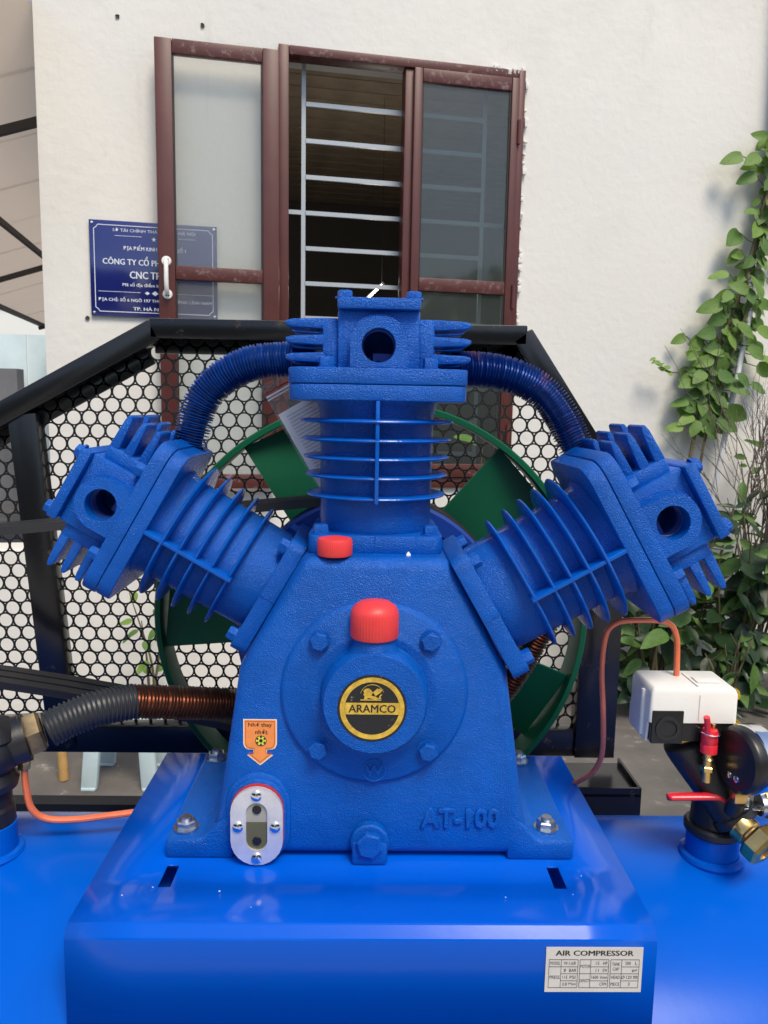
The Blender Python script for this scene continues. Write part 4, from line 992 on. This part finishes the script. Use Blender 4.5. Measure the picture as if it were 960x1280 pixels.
# ball valve
va = Vector((.42, -.72, -.36)).normalized(); vo = Vector((.429, -.064, .034))
m = MB()
m.lathe([(0, -.02), (.0165, -.02), (.0165, .002), (.0178, .004), (.0165, .007), (.0165, .014), (.0178, .016), (.0165, .019), (.0165, .028), (.0150, .030), (.0150, .034)], vo, va, 32)
bv = part('ball_valve', m, 'brass', 'brass ball valve with red lever')
m = MB(); m.lathe([(0, .033), (.0215, .033), (.0235, .036), (.0235, .050), (.0205, .054), (.013, .054), (.012, .046), (0, .046)], vo, va, 6); m.obj('hex_end', 'brass', bv, 20)
m = MB(); m.cyl(vo+va*.014, vo+va*.014+Vector((.004, .004, .018)), .0085); m.obj('valve_stem', 'brass', bv)
hp_ = vo+va*.014+Vector((.006, .004, .019))
m = MB(); m.box(hp_+Vector((-.001, 0, .0012)), (.034, .018, .0025), None, .0008); m.obj('lever_plate', 'zinc', bv)
m = MB(); m.hexhead(hp_+Vector((0, 0, .0026)), Z, .0068, .009); m.obj('lever_nut', 'zinc', bv)
hl = spline([hp_+Vector((-.014, 0, .0015)), hp_+Vector((-.020, .001, .005)), hp_+Vector((-.028, .002, .0105)), hp_+Vector((-.040, .003, .0115)), hp_+Vector((-.078, .006, .0095)), hp_+Vector((-.090, .007, .0085))], 6)
b = MB(); rows = []
for i, p in enumerate(hl):
    t = (hl[min(i+1, len(hl)-1)]-hl[max(i-1, 0)]).normalized(); yy = Y; nn = t.cross(yy).normalized()
    wd_ = .0068 if i < len(hl)-2 else (.0055 if i == len(hl)-2 else .003)
    rows.append([b.bm.verts.new(p+yy*(wd_*math.cos(R(a)))+nn*(.0042*math.sin(R(a)))) for a in range(0, 360, 30)])
for A_, B_ in zip(rows, rows[1:]):
    for i in range(12): j = (i+1) % 12; b.bm.faces.new((A_[i], A_[j], B_[j], B_[i]))
b.bm.faces.new(rows[0][::-1]); b.bm.faces.new(rows[-1]); b.obj('lever', 'red_grip', bv, 50)
bx = hp_+Vector((.030, -.002, -.002))
m = MB(); m.hexhead(bx+Vector((-.008, 0, .006)), X, .016, .030); m.obj('side_outlet', 'brass', bv)
m = MB(); m.cyl(bx+Vector((-.014, .0, .006)), bx+Vector((-.006, 0, .006)), .013); m.obj('outlet_collar', 'zinc', bv)
# ---- left check valve
LX, LY = -.462, -.035
m = MB()
m.lathe([(0, 0), (.030, 0), (.030, .020), (.027, .024), (.027, .040), (.034, .046), (.036, .055), (.033, .061), (.030, .066), (.036, .074), (.041, .084), (.041, .096), (.037, .106), (.040, .110), (.034, .122), (.020, .130), (0, .132)], (LX, LY, .002), Z, 32)
m.tube([(LX, LY, .093), (LX+.042, LY+.018, .103)], .029, 24)
chk = part('check_valve', m, 'black_iron', 'black check valve at the left edge')
na = Vector((.86, .42, .25)).normalized()
m = MB(); m.lathe([(.022, -.002), (.0265, .0), (.0275, .003), (.0275, .016), (.024, .019), (.018, .019)], Vector((-.421, -.0165, .1035)), na, 6); m.obj('union_nut', 'old_brass', chk, 20)
m = MB(); m.lathe([(.0262, 0), (.0290, .001), (.0262, .003)], Vector((-.4245, -.018, .1025)), na, 28); m.obj('nut_ring', 'brass', chk)
m = MB(); m.cyl((-.452, -.052, .086), (-.437, -.040, .0885), .0115); m.obj('side_port', 'black_iron', chk)
m = MB(); m.tube(spline([(-.440, -.038, .087), (-.430, -.029, .087), (-.4245, -.0225, .084), (-.424, -.020, .072)], 5), .0056, 12); m.hexhead((-.424, -.020, .064), Z, .0078, .013); m.obj('elbow_fitting', 'brass', chk)

# ------------------------------------------------------------------ clear document bag tucked behind the middle cylinder
bag = thing('document_bag', (-.09, .085, .43), 'clear zip bag with printed paper tucked behind the middle cylinder', 'bag')
d1 = Vector((.50, 0, -.866)).normalized(); d2 = Vector((.866, 0, .5)).normalized(); BO = Vector((-.150, .082, .532))
def sheet(m, w0, w1, l0, l1, off, bulge):
    n = 8; V = [[m.bm.verts.new(BO+d2*(w0+(w1-w0)*i/n)+d1*(l0+(l1-l0)*j/n)+Y*(off-bulge*math.sin(math.pi*i/n)*math.sin(math.pi*j/n)+.0015*math.sin(i*2.1+j*1.7))) for i in range(n+1)] for j in range(n+1)]
    for j in range(n):
        for i in range(n): m.bm.faces.new((V[j][i], V[j][i+1], V[j+1][i+1], V[j+1][i]))
m = MB(); sheet(m, 0, .085, 0, .155, 0, .006); sheet(m, 0, .085, 0, .155, .002, -.003); m.obj('film', 'bag_film', bag)
m = MB(); sheet(m, .003, .083, .042, .152, .0005, .0025); m.obj('paper', 'paper', bag)
m = MB()
for k in range(22): 
    l = .050+k*.0046; w_ = random.uniform(.03, .055); m.bar(BO+d2*.012+d1*l-Y*.0040, BO+d2*(.012+w_)+d1*l-Y*.0045, .0009, .0002, Y)
m.obj('printed_lines', 'print', bag, None)
for l, mt in ((.012, 'red_gasket'), (.0165, 'paper'), (.0205, 'pole_white')):
    m = MB(); m.bar(BO+d2*.001+d1*l-Y*.0035, BO+d2*.084+d1*l-Y*.0035, .0022, .0008, Y); m.obj('zip_line', mt, bag, None)
